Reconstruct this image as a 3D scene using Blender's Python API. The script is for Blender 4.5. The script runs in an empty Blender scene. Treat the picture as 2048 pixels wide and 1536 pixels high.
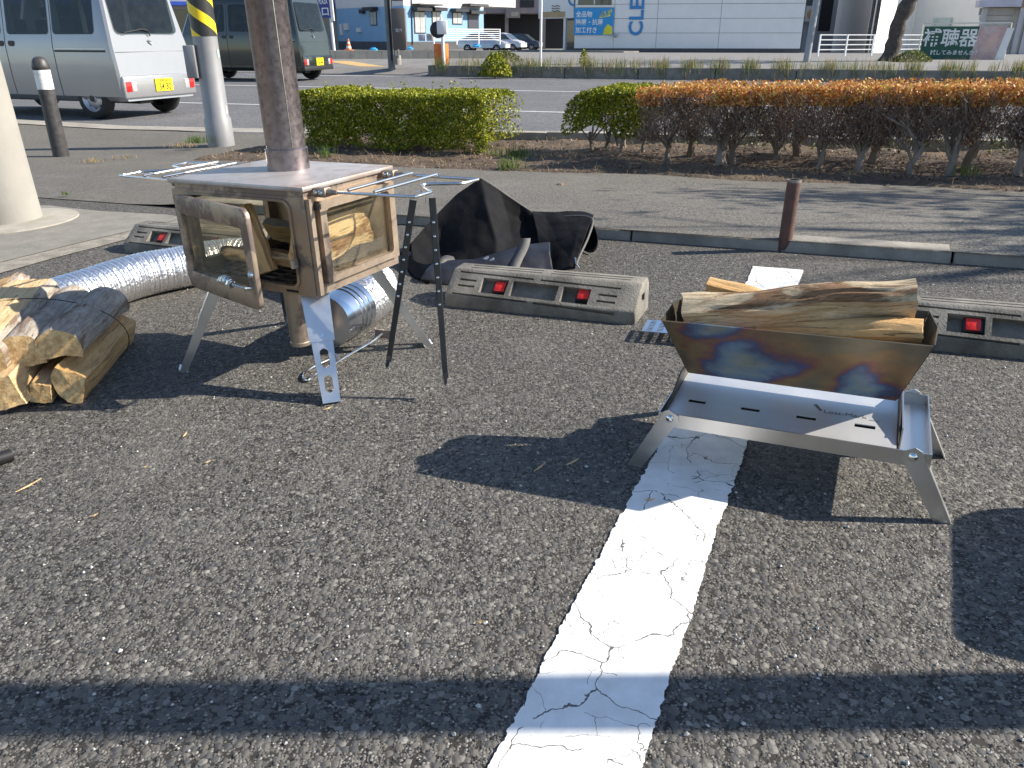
import bpy, bmesh, math, random
import numpy as np
from mathutils import Vector, Matrix, noise
random.seed(7); rng = np.random.default_rng(7)
S = bpy.context.scene
COL = S.collection
R = math.radians

# ------------------------------------------------------------------ camera
FPX, PIT, HC = 1590.0, R(23.6), 0.80
cp, sp = math.cos(PIT), math.sin(PIT)
cam = bpy.data.cameras.new('camera'); camo = bpy.data.objects.new('camera', cam); COL.objects.link(camo)
cam.sensor_width = 36; cam.lens = 36 * FPX / 2048; cam.clip_start = .02; cam.clip_end = 400
camo.matrix_world = Matrix(((1, 0, 0, 0), (0, sp, -cp, 0), (0, cp, sp, HC), (0, 0, 0, 1)))
S.camera = camo
# the car park falls 1.8 degrees sideways against the level street: near things live in this tilted frame
FWD = Vector((0, cp, -sp)); TILT = R(-1.8)
C0 = Vector((0, 0, HC))
LOT = Matrix.Translation(C0) @ Matrix.Rotation(TILT, 4, FWD) @ Matrix.Translation(-C0)
LOTI = LOT.inverted()

# ------------------------------------------------------------------ sky, sun, exposure
SUN_AZ, SUN_EL = R(0.0), R(32.5)                     # in the car park's frame
sd = Vector((math.cos(SUN_EL) * math.cos(SUN_AZ), math.cos(SUN_EL) * math.sin(SUN_AZ), math.sin(SUN_EL)))
sd = (LOT.to_3x3() @ sd).normalized()
el = math.asin(sd.z); az = math.atan2(sd.y, sd.x)
W = bpy.data.worlds.new('World'); S.world = W; W.use_nodes = True
nt = W.node_tree; bgn = nt.nodes['Background']
sky = nt.nodes.new('ShaderNodeTexSky'); sky.sky_type = 'NISHITA'; sky.sun_disc = False
sky.sun_elevation = el; sky.sun_rotation = math.pi / 2 - az; sky.altitude = 50; sky.air_density = 1.0; sky.dust_density = .4; sky.ozone_density = 1.8
nt.links.new(sky.outputs[0], bgn.inputs[0]); bgn.inputs[1].default_value = 0.105
sun = bpy.data.lights.new('sun', 'SUN'); sun.energy = 5.0; sun.angle = R(0.53); sun.color = (1.0, .92, .79)
suno = bpy.data.objects.new('sun', sun); COL.objects.link(suno)
suno.rotation_euler = sd.to_track_quat('Z', 'Y').to_euler(); suno.location = sd * 50
S.view_settings.view_transform = 'Standard'; S.view_settings.look = 'None'
S.view_settings.exposure = 0.98; S.view_settings.gamma = 1.0
S.view_settings.use_curve_mapping = False

# ------------------------------------------------------------------ measuring helpers (photo pixel -> point in the place)
def ray(px, py, roll=0.0):
    cr, sr = math.cos(roll), math.sin(roll); a = px - 1024; b = py - 768
    u = (cr * a + sr * b) / FPX; v = -(-sr * a + cr * b) / FPX
    return Vector((u, cp + v * sp, -sp + v * cp))
def G(px, py, z=0.0):            # on a plane of the car park
    d = ray(px, py, TILT); return C0 + d * ((z - HC) / d.z)
def A(px, py, Y):                # car park frame, at distance Y
    d = ray(px, py, TILT); return C0 + d * (Y / d.y)
def GL(px, py, z=-.25):          # on a level plane of the street
    d = ray(px, py); return C0 + d * ((z - HC) / d.z)
def AL(px, py, Y):
    d = ray(px, py); return C0 + d * (Y / d.y)
KE = Vector((math.cos(R(-24.7)), math.sin(R(-24.7)), 0)); KN = Vector((-KE.y, KE.x, 0)); K0 = Vector((.354, 3.375, 0))
def K(s, t, z=0): return K0 + KE * s + KN * t + Vector((0, 0, z))      # along / behind the parking kerb
ROADDIR = R(-16.4); RE = Vector((math.cos(ROADDIR), math.sin(ROADDIR), 0)); RN = Vector((-RE.y, RE.x, 0))

# ------------------------------------------------------------------ objects
def setp(o, label=None, cat=None, group=None, kind=None):
    if label: o['label'] = label
    if cat: o['category'] = cat
    if group: o['group'] = group
    if kind: o['kind'] = kind
    return o
def thing(name, label, cat, M, group=None, lot=True):
    o = bpy.data.objects.new(name, None); o.empty_display_size = .1; COL.objects.link(o)
    o.matrix_world = (LOT @ M) if lot else M
    return setp(o, label, cat, group)
def TR(p, rz=0.0): return Matrix.Translation(Vector(p)) @ Matrix.Rotation(rz, 4, 'Z')
def copy_tree(o, parent=None):
    c = o.copy(); COL.objects.link(c); c.parent = parent
    for ch in list(o.children): copy_tree(ch, c)
    return c

class MB:
    def __init__(s): s.v = []; s.f = []; s.m = []
    def add(s, vs, fs, mi=0):
        n = len(s.v); s.v += [tuple(q) for q in vs]; s.f += [tuple(n + i for i in f) for f in fs]; s.m += [mi] * len(fs); return s
    def box(s, x0, x1, y0, y1, z0, z1, mi=0, M=None):
        vs = [Vector(q) for q in ((x0, y0, z0), (x1, y0, z0), (x1, y1, z0), (x0, y1, z0), (x0, y0, z1), (x1, y0, z1), (x1, y1, z1), (x0, y1, z1))]
        if M is not None: vs = [M @ q for q in vs]
        return s.add(vs, [(3, 2, 1, 0), (4, 5, 6, 7), (0, 1, 5, 4), (1, 2, 6, 5), (2, 3, 7, 6), (3, 0, 4, 7)], mi)
    def hexa(s, lo, hi, mi=0):                     # two quads joined
        return s.add(list(lo) + list(hi), [(3, 2, 1, 0), (4, 5, 6, 7), (0, 1, 5, 4), (1, 2, 6, 5), (2, 3, 7, 6), (3, 0, 4, 7)], mi)
    def prism(s, pts, off, mi=0):                  # polygon (3-D points) pushed along off
        n = len(pts); off = Vector(off); a = [Vector(p) for p in pts]; b = [p + off for p in a]
        return s.add(a + b, [tuple(range(n))[::-1], tuple(range(n, 2 * n))] + [(i, (i + 1) % n, n + (i + 1) % n, n + i) for i in range(n)], mi)
    def ring(s, outer, inner, off, mi=0):
        n = len(outer); off = Vector(off); a = [Vector(p) for p in outer]; b = [Vector(p) for p in inner]
        vs = a + b + [p + off for p in a] + [p + off for p in b]; fs = []
        for i in range(n):
            j = (i + 1) % n
            fs += [(i, n + i, n + j, j), (2 * n + i, 2 * n + j, 3 * n + j, 3 * n + i), (i, j, 2 * n + j, 2 * n + i), (n + i, 3 * n + i, 3 * n + j, n + j)]
        return s.add(vs, fs, mi)
    def tube(s, path, r, n=8, caps=True, mi=0, up=None):
        path = [Vector(p) for p in path]; k = len(path); rs = r if isinstance(r, (list, tuple)) else [r] * k
        vs = []; t0 = (path[1] - path[0]).normalized(); u = Vector((0, 0, 1)) if abs(t0.z) < .9 else Vector((1, 0, 0))
        u = (u - t0 * u.dot(t0)).normalized()
        for i, p in enumerate(path):
            t = (path[min(i + 1, k - 1)] - path[max(i - 1, 0)]).normalized()
            u = (u - t * u.dot(t)).normalized(); w = t.cross(u)
            vs += [p + (u * math.cos(a) + w * math.sin(a)) * rs[i] for a in [2 * math.pi * q / n for q in range(n)]]
        fs = [(i * n + q, i * n + (q + 1) % n, (i + 1) * n + (q + 1) % n, (i + 1) * n + q) for i in range(k - 1) for q in range(n)]
        if caps: fs += [tuple(range(n))[::-1], tuple(range((k - 1) * n, k * n))]
        return s.add(vs, fs, mi)
    def lathe(s, prof, n=24, mi=0, M=None, caps=True):      # (r, z) pairs
        vs = []
        for r_, z in prof: vs += [Vector((r_ * math.cos(2 * math.pi * q / n), r_ * math.sin(2 * math.pi * q / n), z)) for q in range(n)]
        if M is not None: vs = [M @ q for q in vs]
        k = len(prof)
        fs = [(i * n + q, i * n + (q + 1) % n, (i + 1) * n + (q + 1) % n, (i + 1) * n + q) for i in range(k - 1) for q in range(n)]
        if caps: fs += [tuple(range(n))[::-1], tuple(range((k - 1) * n, k * n))]
        return s.add(vs, fs, mi)
    def build(s, name, mat, parent=None, smooth=False, bevel=0, seg=2, label=None, sharp=40):
        me = bpy.data.meshes.new(name); me.from_pydata(s.v, [], s.f)
        for m_ in (mat if isinstance(mat, (list, tuple)) else [mat]): me.materials.append(m_)
        if any(s.m): me.polygons.foreach_set('material_index', s.m)
        bm = bmesh.new(); bm.from_mesh(me); bmesh.ops.recalc_face_normals(bm, faces=bm.faces)
        if bevel:
            es = [e for e in bm.edges if len(e.link_faces) == 2 and e.calc_face_angle(0) > R(30)]
            bmesh.ops.bevel(bm, geom=es, offset=bevel, segments=seg, profile=.5, affect='EDGES', clamp_overlap=True)
        bm.to_mesh(me); bm.free()
        if smooth or bevel:
            me.polygons.foreach_set('use_smooth', [True] * len(me.polygons)); me.set_sharp_from_angle(angle=R(sharp))
        o = bpy.data.objects.new(name, me); COL.objects.link(o)
        if parent is not None: o.parent = parent
        if label: o['label'] = label
        return o
    def solo(s, name, mat, label, cat, M=None, group=None, lot=True, **k):
        o = s.build(name, mat, None, **k); M = M or Matrix()
        o.matrix_world = (LOT @ M) if lot else M
        return setp(o, label, cat, group)
def boolcut(o, cut, op='DIFFERENCE'):
    c = cut.build('cutter', o.data.materials[0]); c.matrix_world = o.matrix_world.copy()
    if o.parent is not None: c.parent = o.parent; c.matrix_local = o.matrix_local
    m = o.modifiers.new('b', 'BOOLEAN'); m.object = c; m.operation = op; m.solver = 'EXACT'
    bpy.context.view_layer.update()
    me = bpy.data.meshes.new_from_object(o.evaluated_get(bpy.context.evaluated_depsgraph_get()))
    o.modifiers.clear(); old = o.data; o.data = me; me.name = o.name
    cm = c.data; bpy.data.objects.remove(c); bpy.data.meshes.remove(cm); bpy.data.meshes.remove(old)
    return o
def rrect(x0, x1, y0, y1, r, n=5):
    out = []
    for cx, cy, a0 in ((x1 - r, y1 - r, 0), (x0 + r, y1 - r, 90), (x0 + r, y0 + r, 180), (x1 - r, y0 + r, 270)):
        out += [(cx + r * math.cos(R(a0 + 90 * i / (n - 1))), cy + r * math.sin(R(a0 + 90 * i / (n - 1)))) for i in range(n)]
    return out
def sheet(name, fn, s0, s1, ns, t0, t1, ntt, mat, lot=True):
    vs = [fn(s0 + (s1 - s0) * i / ns, t0 + (t1 - t0) * j / ntt) for j in range(ntt + 1) for i in range(ns + 1)]
    fs = [(j * (ns + 1) + i, j * (ns + 1) + i + 1, (j + 1) * (ns + 1) + i + 1, (j + 1) * (ns + 1) + i) for j in range(ntt) for i in range(ns)]
    o = MB().add(vs, fs).build(name, mat, smooth=True)
    if lot: o.matrix_world = LOT.copy()
    o['kind'] = 'structure'; return o
def text(body, size, mat, parent, M, name='lettering', depth=.004, bold=0.0, align='CENTER', sx=1.0, label=None):
    c = bpy.data.curves.new('t', 'FONT'); c.body = body; c.size = size; c.extrude = depth; c.offset = bold
    c.align_x = align; c.align_y = 'CENTER'; c.resolution_u = 3
    o = bpy.data.objects.new('t', c); COL.objects.link(o); bpy.context.view_layer.update()
    me = bpy.data.meshes.new_from_object(o.evaluated_get(bpy.context.evaluated_depsgraph_get()))
    bpy.data.objects.remove(o); bpy.data.curves.remove(c)
    me.materials.clear(); me.materials.append(mat); me.name = name
    p = bpy.data.objects.new(name, me); COL.objects.link(p); p.parent = parent
    p.matrix_local = M @ Matrix.Diagonal((sx, 1, 1, 1))
    if label: p['label'] = label
    return p
STAND = Matrix.Rotation(R(90), 4, 'X')       # text laid in xz, facing -y

# ------------------------------------------------------------------ materials
def newmat(name):
    m = bpy.data.materials.new(name); m.use_nodes = True; return m, m.node_tree, m.node_tree.nodes['Principled BSDF']
def N(t, ty, **k):
    n = t.nodes.new(ty)
    for a, b in k.items(): setattr(n, a, b)
    return n
def coords(t, scale=(1, 1, 1), rot=(0, 0, 0), src='Object'):
    c = N(t, 'ShaderNodeTexCoord'); m = N(t, 'ShaderNodeMapping'); m.inputs['Scale'].default_value = scale; m.inputs['Rotation'].default_value = rot
    t.links.new(c.outputs[src], m.inputs[0]); return m.outputs[0]
def noi(t, vec, scale, detail=6, rough=.6, dist=0):
    n = N(t, 'ShaderNodeTexNoise'); n.inputs['Scale'].default_value = scale; n.inputs['Detail'].default_value = detail
    n.inputs['Roughness'].default_value = rough; n.inputs['Distortion'].default_value = dist
    t.links.new(vec, n.inputs['Vector']); return n.outputs['Fac']
def ramp(t, fac, stops, interp='LINEAR'):
    r_ = N(t, 'ShaderNodeValToRGB'); e = r_.color_ramp.elements; r_.color_ramp.interpolation = interp
    while len(e) < len(stops): e.new(.5)
    for q, (p, c) in zip(e, stops): q.position = p; q.color = (*c, 1) if len(c) == 3 else (c[0],) * 3 + (1,)
    t.links.new(fac, r_.inputs[0]); return r_.outputs[0]
def mix(t, fac, a, b, mode='MIX'):
    m = N(t, 'ShaderNodeMix', data_type='RGBA', blend_type=mode)
    for sck, v in ((m.inputs[0], fac), (m.inputs[6], a), (m.inputs[7], b)):
        if hasattr(v, 'links'): t.links.new(v, sck)
        else: sck.default_value = v if not isinstance(v, tuple) else (*v, 1)
    return m.outputs[2]
def math_(t, op, a, b=0.0, clamp=False):
    m = N(t, 'ShaderNodeMath', operation=op, use_clamp=clamp)
    for sck, v in zip(m.inputs, (a, b)):
        if hasattr(v, 'links'): t.links.new(v, sck)
        else: sck.default_value = v
    return m.outputs[0]
def bump(t, b, h, strength=.3, dist=.01, prev=None):
    n = N(t, 'ShaderNodeBump'); n.inputs['Strength'].default_value = strength; n.inputs['Distance'].default_value = dist
    t.links.new(h, n.inputs['Height'])
    if prev is not None: t.links.new(prev, n.inputs['Normal'])
    t.links.new(n.outputs[0], b.inputs['Normal']); return n.outputs[0]
def pm(name, c1, c2=None, scale=8, rough=.6, metal=0.0, bs=0.0, bd=.004, bscale=None, stretch=(1, 1, 1), lo=.35, hi=.65, rv=.0, spec=.5, coat=0):
    m, t, b = newmat(name); c2 = c2 or tuple(min(1, q * .8) for q in c1)
    v = coords(t, stretch); f = noi(t, v, scale, 8, .62)
    t.links.new(ramp(t, f, [(lo, c1), (hi, c2)]), b.inputs['Base Color'])
    b.inputs['Roughness'].default_value = rough; b.inputs['Metallic'].default_value = metal; b.inputs['Specular IOR Level'].default_value = spec
    b.inputs['Coat Weight'].default_value = coat; b.inputs['Coat Roughness'].default_value = .06
    if rv:
        f2 = noi(t, v, scale * 2.3, 4); t.links.new(ramp(t, f2, [(.3, (max(0, rough - rv),)), (.7, (min(1, rough + rv),))]), b.inputs['Roughness'])
    if bs: bump(t, b, noi(t, v, bscale or scale * 4, 6), bs, bd)
    return m
# ------------------------------------------------------------------ ground materials
def asphalt(name, stone, dark, mid, light, warm, bstr=.9, bd=.004, patch=.35):
    m, t, b = newmat(name); v = coords(t)
    wob = N(t, 'ShaderNodeTexNoise'); wob.inputs['Scale'].default_value = stone * .8; wob.inputs['Detail'].default_value = 3; t.links.new(v, wob.inputs['Vector'])
    vv = N(t, 'ShaderNodeVectorMath', operation='MULTIPLY_ADD'); t.links.new(wob.outputs['Color'], vv.inputs[0]); vv.inputs[1].default_value = (.28 / stone,) * 3; t.links.new(v, vv.inputs[2])
    def layer(sc):
        vo = N(t, 'ShaderNodeTexVoronoi'); vo.inputs['Scale'].default_value = sc; t.links.new(vv.outputs[0], vo.inputs['Vector'])
        sep = N(t, 'ShaderNodeSeparateColor'); t.links.new(vo.outputs['Color'], sep.inputs[0]); return vo, sep
    vo, sep = layer(stone); vo2, sep2 = layer(stone * 2.3); vo3, sep3 = layer(stone * 4.4)
    li2 = tuple(min(1, q * 1.45) for q in light); blu = (mid[0] * .62, mid[1] * .68, mid[2] * .78)
    c1 = ramp(t, sep.outputs[0], [(0, blu), (.22, blu), (.3, mid), (.7, tuple(q * 1.12 for q in mid)), (.84, light), (.992, li2), (1, li2)], 'CONSTANT')
    c2 = ramp(t, sep2.outputs[0], [(0, tuple(q * .7 for q in mid)), (.5, mid), (.85, light), (1, li2)])
    c3 = ramp(t, sep3.outputs[0], [(0, tuple(q * .8 for q in dark)), (.45, mid), (1, tuple(q * 1.1 for q in light))])
    big = math_(t, 'MULTIPLY', math_(t, 'GREATER_THAN', sep.outputs[1], .42), math_(t, 'LESS_THAN', vo.outputs['Distance'], .55))
    md = math_(t, 'MULTIPLY', math_(t, 'GREATER_THAN', sep2.outputs[1], .35), math_(t, 'LESS_THAN', vo2.outputs['Distance'], .59))
    col = mix(t, md, c3, c2); col = mix(t, big, col, c1)
    pit = math_(t, 'MULTIPLY', math_(t, 'MULTIPLY', math_(t, 'SUBTRACT', 1.0, big), math_(t, 'SUBTRACT', 1.0, md)), ramp(t, noi(t, v, stone * .5, 3), [(.40, (0,)), (.54, (1,))]))
    col = mix(t, math_(t, 'MULTIPLY', pit, .92), col, tuple(q * .3 for q in dark))
    lg = noi(t, v, 1.3, 5, .6); col = mix(t, math_(t, 'MULTIPLY', ramp(t, lg, [(.35, (0,)), (.7, (1,))]), patch), col, warm)
    st = noi(t, v, 3.1, 3, .5); col = mix(t, math_(t, 'MULTIPLY', ramp(t, st, [(.64, (0,)), (.74, (1,))]), .14), col, (.16, .09, .06))
    md2 = noi(t, v, .45, 3, .5); col = mix(t, math_(t, 'MULTIPLY', ramp(t, md2, [(.42, (0,)), (.58, (1,))]), .32), col, tuple(q * .62 for q in mid))
    dst = noi(t, v, 2.2, 7, .7, .6); col = mix(t, math_(t, 'MULTIPLY', ramp(t, dst, [(.52, (0,)), (.70, (1,))]), .30), col, tuple(q * 1.12 for q in light))
    grain = noi(t, v, stone * 5.5, 6, .75); col = mix(t, .8, col, ramp(t, grain, [(.30, (.35, .35, .36)), (.5, (1, 1, 1)), (.70, (1.0, .97, .92))]), 'MULTIPLY')
    t.links.new(col, b.inputs['Base Color']); b.inputs['Roughness'].default_value = .86; b.inputs['Specular IOR Level'].default_value = .35
    h1 = math_(t, 'MULTIPLY', big, math_(t, 'ADD', math_(t, 'MULTIPLY', math_(t, 'SUBTRACT', .75, vo.outputs['Distance']), .55), math_(t, 'MULTIPLY', sep.outputs[2], .30))); h2 = math_(t, 'MULTIPLY', md, math_(t, 'MULTIPLY', math_(t, 'SUBTRACT', .75, vo2.outputs['Distance']), .45))
    h = math_(t, 'MAXIMUM', h1, h2); h = math_(t, 'SUBTRACT', h, math_(t, 'MULTIPLY', pit, .6))
    n1 = bump(t, b, h, bstr, bd); bump(t, b, noi(t, v, stone * 5, 3), .3, bd * .3, n1)
    return m
M = {}
M['lot'] = asphalt('lot_asphalt', 95, (.024, .023, .022), (.112, .105, .096), (.205, .194, .176), (.135, .121, .105), .95, .007, .30)
M['walk'] = asphalt('sidewalk_asphalt', 110, (.08, .075, .066), (.160, .149, .132), (.235, .222, .20), (.165, .146, .12), .7, .004, .45)
M['road'] = asphalt('road_asphalt', 60, (.085, .085, .09), (.15, .15, .158), (.22, .22, .232), (.145, .14, .14), .5, .005, .3)
M['concrete'] = pm('old_concrete', (.34, .315, .275), (.235, .215, .185), 5, .9, 0, .5, .004, 60)
M['kerbc'] = pm('kerb_concrete', (.30, .275, .235), (.18, .165, .14), 7, .92, 0, .8, .006, 45)
M['stopc'] = pm('wheel_stop_concrete', (.245, .228, .197), (.105, .098, .085), 9, .92, 0, .75, .004, 160)
M['dirt'] = pm('hedge_soil', (.125, .09, .06), (.06, .043, .031), 6, .95, 0, 1.0, .02, 30)
M['white_road'] = pm('road_paint', (.68, .68, .68), (.46, .46, .47), 30, .7)
M['tactile'] = pm('ochre_paving', (.55, .36, .14), (.42, .29, .13), 10, .8)

def line_paint():
    m, t, b = newmat('worn_white_line'); v = coords(t)
    w = N(t, 'ShaderNodeTexNoise'); w.inputs['Scale'].default_value = 9; w.inputs['Detail'].default_value = 5; t.links.new(v, w.inputs['Vector'])
    vv = N(t, 'ShaderNodeVectorMath', operation='MULTIPLY_ADD'); t.links.new(w.outputs['Color'], vv.inputs[0]); vv.inputs[1].default_value = (.11,) * 3; t.links.new(v, vv.inputs[2])
    def crack(scale, th, gate):
        vo = N(t, 'ShaderNodeTexVoronoi', feature='DISTANCE_TO_EDGE'); vo.inputs['Scale'].default_value = scale; t.links.new(vv.outputs[0], vo.inputs['Vector'])
        k = math_(t, 'LESS_THAN', vo.outputs['Distance'], th)
        g = noi(t, v, 5.5 if scale < 10 else 8, 2); return math_(t, 'MULTIPLY', k, math_(t, 'GREATER_THAN', g, gate))
    cr = math_(t, 'MAXIMUM', crack(6.5, .0058, .41), crack(15, .0058, .49))
    chip = math_(t, 'GREATER_THAN', noi(t, v, 70, 4, .65), .735)
    cr = math_(t, 'MAXIMUM', cr, chip)
    base = mix(t, math_(t, 'MULTIPLY', ramp(t, noi(t, v, 6, 6, .7), [(.5, (0,)), (.75, (1,))]), .45), ramp(t, noi(t, v, 25, 6), [(.3, (.78, .78, .77)), (.7, (.64, .635, .62))]), (.40, .385, .36))
    t.links.new(mix(t, cr, base, (.12, .11, .105)), b.inputs['Base Color']); b.inputs['Roughness'].default_value = .75
    h = math_(t, 'ADD', math_(t, 'MULTIPLY', cr, -1.0), math_(t, 'MULTIPLY', noi(t, v, 130, 4), .35))
    bump(t, b, h, .5, .003); return m
M['line'] = line_paint()

# ------------------------------------------------------------------ car park, pavement, road
def lot_fn(s, t):
    p = K(s, t); return Vector((p.x, p.y, 0))
sheet('parking_ground', lot_fn, -16, 12, 2, -12, .02, 2, M['lot'])
LEFT_S = -2.22                                   # the raised kerb ends here, a flush driveway begins
def walk_z(s, t):
    k = min(1, max(0, (s - (LEFT_S - .35)) / .5))
    a = .040 * k + .004
    if t > 3.6 and s < -4: pass
    u = min(1, max(0, (t - .25) / 2.6)); u = u * u * (3 - 2 * u)
    return a * (1 - u) - .10 * u + .004 * math.sin(s * 2.1 + t) * u
def clampw(p, zmin=-.238):
    w = LOT @ p
    if w.z < zmin: w.z = zmin
    return LOTI @ w
sheet('sidewalk', lambda s, t: clampw(K(s, t, walk_z(s, t))), -16, 12, 120, 0, 4.02, 26, M['walk'])
# pale concrete patch and collar round the utility pole at the left, seam strip
def patch(name, outline, mat, dz, lot=True):
    o = MB().add(outline, [tuple(range(len(outline)))]).build(name, mat)
    o.matrix_world = LOT.copy() if lot else Matrix(); o['kind'] = 'structure'; return o
def wz(p, dz):
    d = p - K0; s, t = d.dot(KE), d.dot(KN); return Vector((p.x, p.y, (walk_z(s, t) if t > .02 else 0) + dz if s < LEFT_S - .3 else dz))
po = []
for a, b in [(-120, 560), (0, 527), (110, 500), (200, 478), (300, 455), (372, 437), (330, 431), (270, 428), (200, 424), (150, 419), (100, 413), (60, 412), (-120, 420)]: po.append(wz(G(a, b, 0), .006))
sd_ = [wz(G(a, b, 0), .0035) for a, b in [(-120, 585), (0, 548), (110, 517), (200, 494), (300, 467), (378, 444), (372, 436), (200, 474), (0, 520), (-120, 552)]]
patch('dusty_seam', sd_, pm('sandy_grit', (.27, .245, .205), (.17, .155, .13), 14, .95, 0, .8, .004, 90, lo=.4, hi=.6), 0)
patch('driveway_apron', po, pm('apron_concrete', (.225, .21, .185), (.165, .155, .135), 9, .92, 0, .6, .004, 90), 0)
# gutter strip along the road where the kerb drops
mb = MB(); q = []
for i in range(45):
    s = -16 + i * .27
    q.append((clampw(K(s, 4.02, -.088), -.229), clampw(K(s, 4.42, -.095), -.232)))
for (a, b), (c, d) in zip(q, q[1:]): mb.add([a, c, d, b], [(0, 1, 2, 3)])
o = mb.build('gutter', M['concrete']); o.matrix_world = LOT.copy(); o['kind'] = 'structure'
# road: level
rd = []
near = [LOT @ K(s, 3.93 if s > -4.2 else 4.2, 0) for s in (14, -40)]
p0, p1 = Vector((near[0].x, near[0].y, -.25)), Vector((near[1].x, near[1].y, -.25))
p0 += RE * 30; p0 -= RN * 3
far0 = GL(875, 151); far = [Vector((0, 0, 0)), Vector((0, 0, 0))]
def RD(s, t, z=-.25): q = GL(1024, 156) + RE * s + RN * t; return Vector((q.x, q.y, z))    # along / beyond the far road edge
a_ = LOT @ K(-30, 3.95); b_ = LOT @ K(14, 3.95)
road_o = patch('road', [Vector((a_.x, a_.y, -.25)), Vector((b_.x, b_.y, -.25)), RD(70, -15), RD(70, .9), RD(-90, .9)], M['road'], 0, lot=False)
def strip(name, s0, s1, t0, t1, z, mat):
    return patch(name, [RD(s0, t0, z), RD(s1, t0, z), RD(s1, t1, z), RD(s0, t1, z)], mat, 0, lot=False)
strip('road_edge_line', -12, 40, -.15, .02, -.246, M['white_road'])
strip('road_edge_line', -2.6, -12, .95, 1.2, -.246, M['white_road'])
def rdt(px, py): return (GL(px, py) - RD(0, 0)).dot(RN)
for (x, y, w_) in ((1090, 182.5, .12), (1090, 224, .10)):
    t_ = rdt(x, y); strip('lane_line', -40, 40, t_ - w_ / 2, t_ + w_ / 2, -.246, M['white_road'])
t_ = rdt(490, 189)
for k in range(-6, 6): strip('lane_dash', -9.2 + k * 7, -6.6 + k * 7, t_ - .07, t_ + .07, -.246, M['white_road'])

# hedge-strip soil (a gently heaped bed) and its concrete edging
def soil(s, t):
    p = K(s, t, walk_z(s, t) + .008); e = min(1, (t - 2.0) / .35, (3.8 - t) / .15); k = max(0, min(1, e))
    p.z += k * .055 * (.55 + .9 * noise.noise(Vector((s * 1.7, t * 2.2, 3)))) + .014 * noise.noise(Vector((s * 9, t * 9, 1))) - (.03 if e <= 0.02 else 0)
    edge = .16 * noise.noise(Vector((s * 1.3, 0, 9))) if t < 2.2 else 0
    return p + KN * edge
sheet('hedge_bed', soil, -4.15, 6, 170, 1.98, 3.78, 34, M['dirt'])
kb = thing('bed_edging', 'low mossy concrete edging between hedge bed and road', 'kerb', TR(K(-4.1, 3.75)) @ Matrix.Rotation(R(-24.7), 4, 'Z'))
for i in range(17):
    MB().box(i * .6 + .004, i * .6 + .596, 0, .12, -.22, .0 + random.uniform(-.006, .006)).build('edging_block', M['concrete'], kb, bevel=.008)
# parking kerb stones
kb = thing('parking_kerb', 'weathered concrete kerb between car park and pavement', 'kerb', TR(K(LEFT_S, 0)) @ Matrix.Rotation(R(-24.7), 4, 'Z'))
for i in range(12):
    h = .043 + random.uniform(-.002, .002); y = random.uniform(-.004, .004)
    MB().hexa([(i * .6 + .004, -.012 + y, -.05), (i * .6 + .596, -.012 + y, -.05), (i * .6 + .596, .11, -.05), (i * .6 + .004, .11, -.05)],
              [(i * .6 + .004, .008 + y, h), (i * .6 + .596, .008 + y, h), (i * .6 + .596, .112, h), (i * .6 + .004, .112, h)]).build('kerb_stone', M['kerbc'], kb, bevel=.007)

# ------------------------------------------------------------------ white parking line, ragged edges
ld = R(66.2); le = Vector((math.cos(ld), math.sin(ld), 0)); ln = Vector((-le.y, le.x, 0))
lc = Vector((.5 * (.043 + .226), .5 * (.883 + .8), 0)); 
def edge_of(p): d = Vector(p) - lc; return d.dot(le), d.dot(ln)
wl = [edge_of(G(*q)) for q in ((1101, 1300), (1231, 1036), (1324, 882), (1490, 577))]; wr = [edge_of(G(*q)) for q in ((1302, 1468), (1361, 1300), (1454, 1036), (1595, 560))]
aL = sum(q[1] for q in wl) / 4; aR = sum(q[1] for q in wr) / 4
def crackpath(px_list, w): pass
n = 900; sa = -1.2; sb = edge_of(G(1508, 534))[0]; vs = []; fs = []
def rag(s, k): return .0035 * noise.noise(Vector((s * 75, k, 0))) + .0032 * noise.noise(Vector((s * 27, k, 5))) * (1 + 1.5 * noise.noise(Vector((s * 6, k, 1)))) + .0028 * noise.noise(Vector((s * 190, k, 2))) + .006 * noise.noise(Vector((s * 4, k, 8))) - .012 * max(0, noise.noise(Vector((s * 14, k, 21))) - .38) * (1 if k > 5 else -1)
for i in range(n + 1):
    s = sa + (sb - sa) * i / n
    e = .0
    for q in range(5):
        f_ = q / 4; a = aR + (aL - aR) * f_
        if q == 0: a += rag(s, 3)
        if q == 4: a += rag(s, 11)
        p = lc + le * (s + (.006 * noise.noise(Vector((a * 60, 1, 4))) if i == n else 0)) + ln * a
        vs.append((p.x, p.y, .0035))
fs = [(i * 5 + q, i * 5 + q + 1, (i + 1) * 5 + q + 1, (i + 1) * 5 + q) for i in range(n) for q in range(4)]
o = MB().add(vs, fs).build('parking_line', M['line']); o.matrix_world = LOT.copy(); o['kind'] = 'structure'

# ------------------------------------------------------------------ far side of the street (level)
M['farwalk'] = pm('far_pavement', (.20, .19, .18), (.15, .145, .14), 1.5, .9, 0, .3, .01, 40)
def farz(t):
    pts = [(.9, -.24), (1.4, -.06), (3, .06), (6, .11), (8, .10), (14, .04), (32, -.12), (62, -.47), (120, -.6)]
    for (a, za), (b, zb) in zip(pts, pts[1:]):
        if t <= b: return za + (zb - za) * max(0, (t - a)) / (b - a)
    return pts[-1][1]
sheet('far_pavement', lambda s, t: RD(s, t, farz(t)), -90, 90, 30, .9, 8, 71, M['farwalk'], lot=False)
sheet('far_ground', lambda s, t: RD(s, t, farz(t)), -90, 90, 30, 8, 120, 112, M['farwalk'], lot=False)
sheet('far_earth', lambda s, t: RD(s, t, -.75), -200, 200, 2, -60, 250, 2, M['farwalk'], lot=False)
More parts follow.
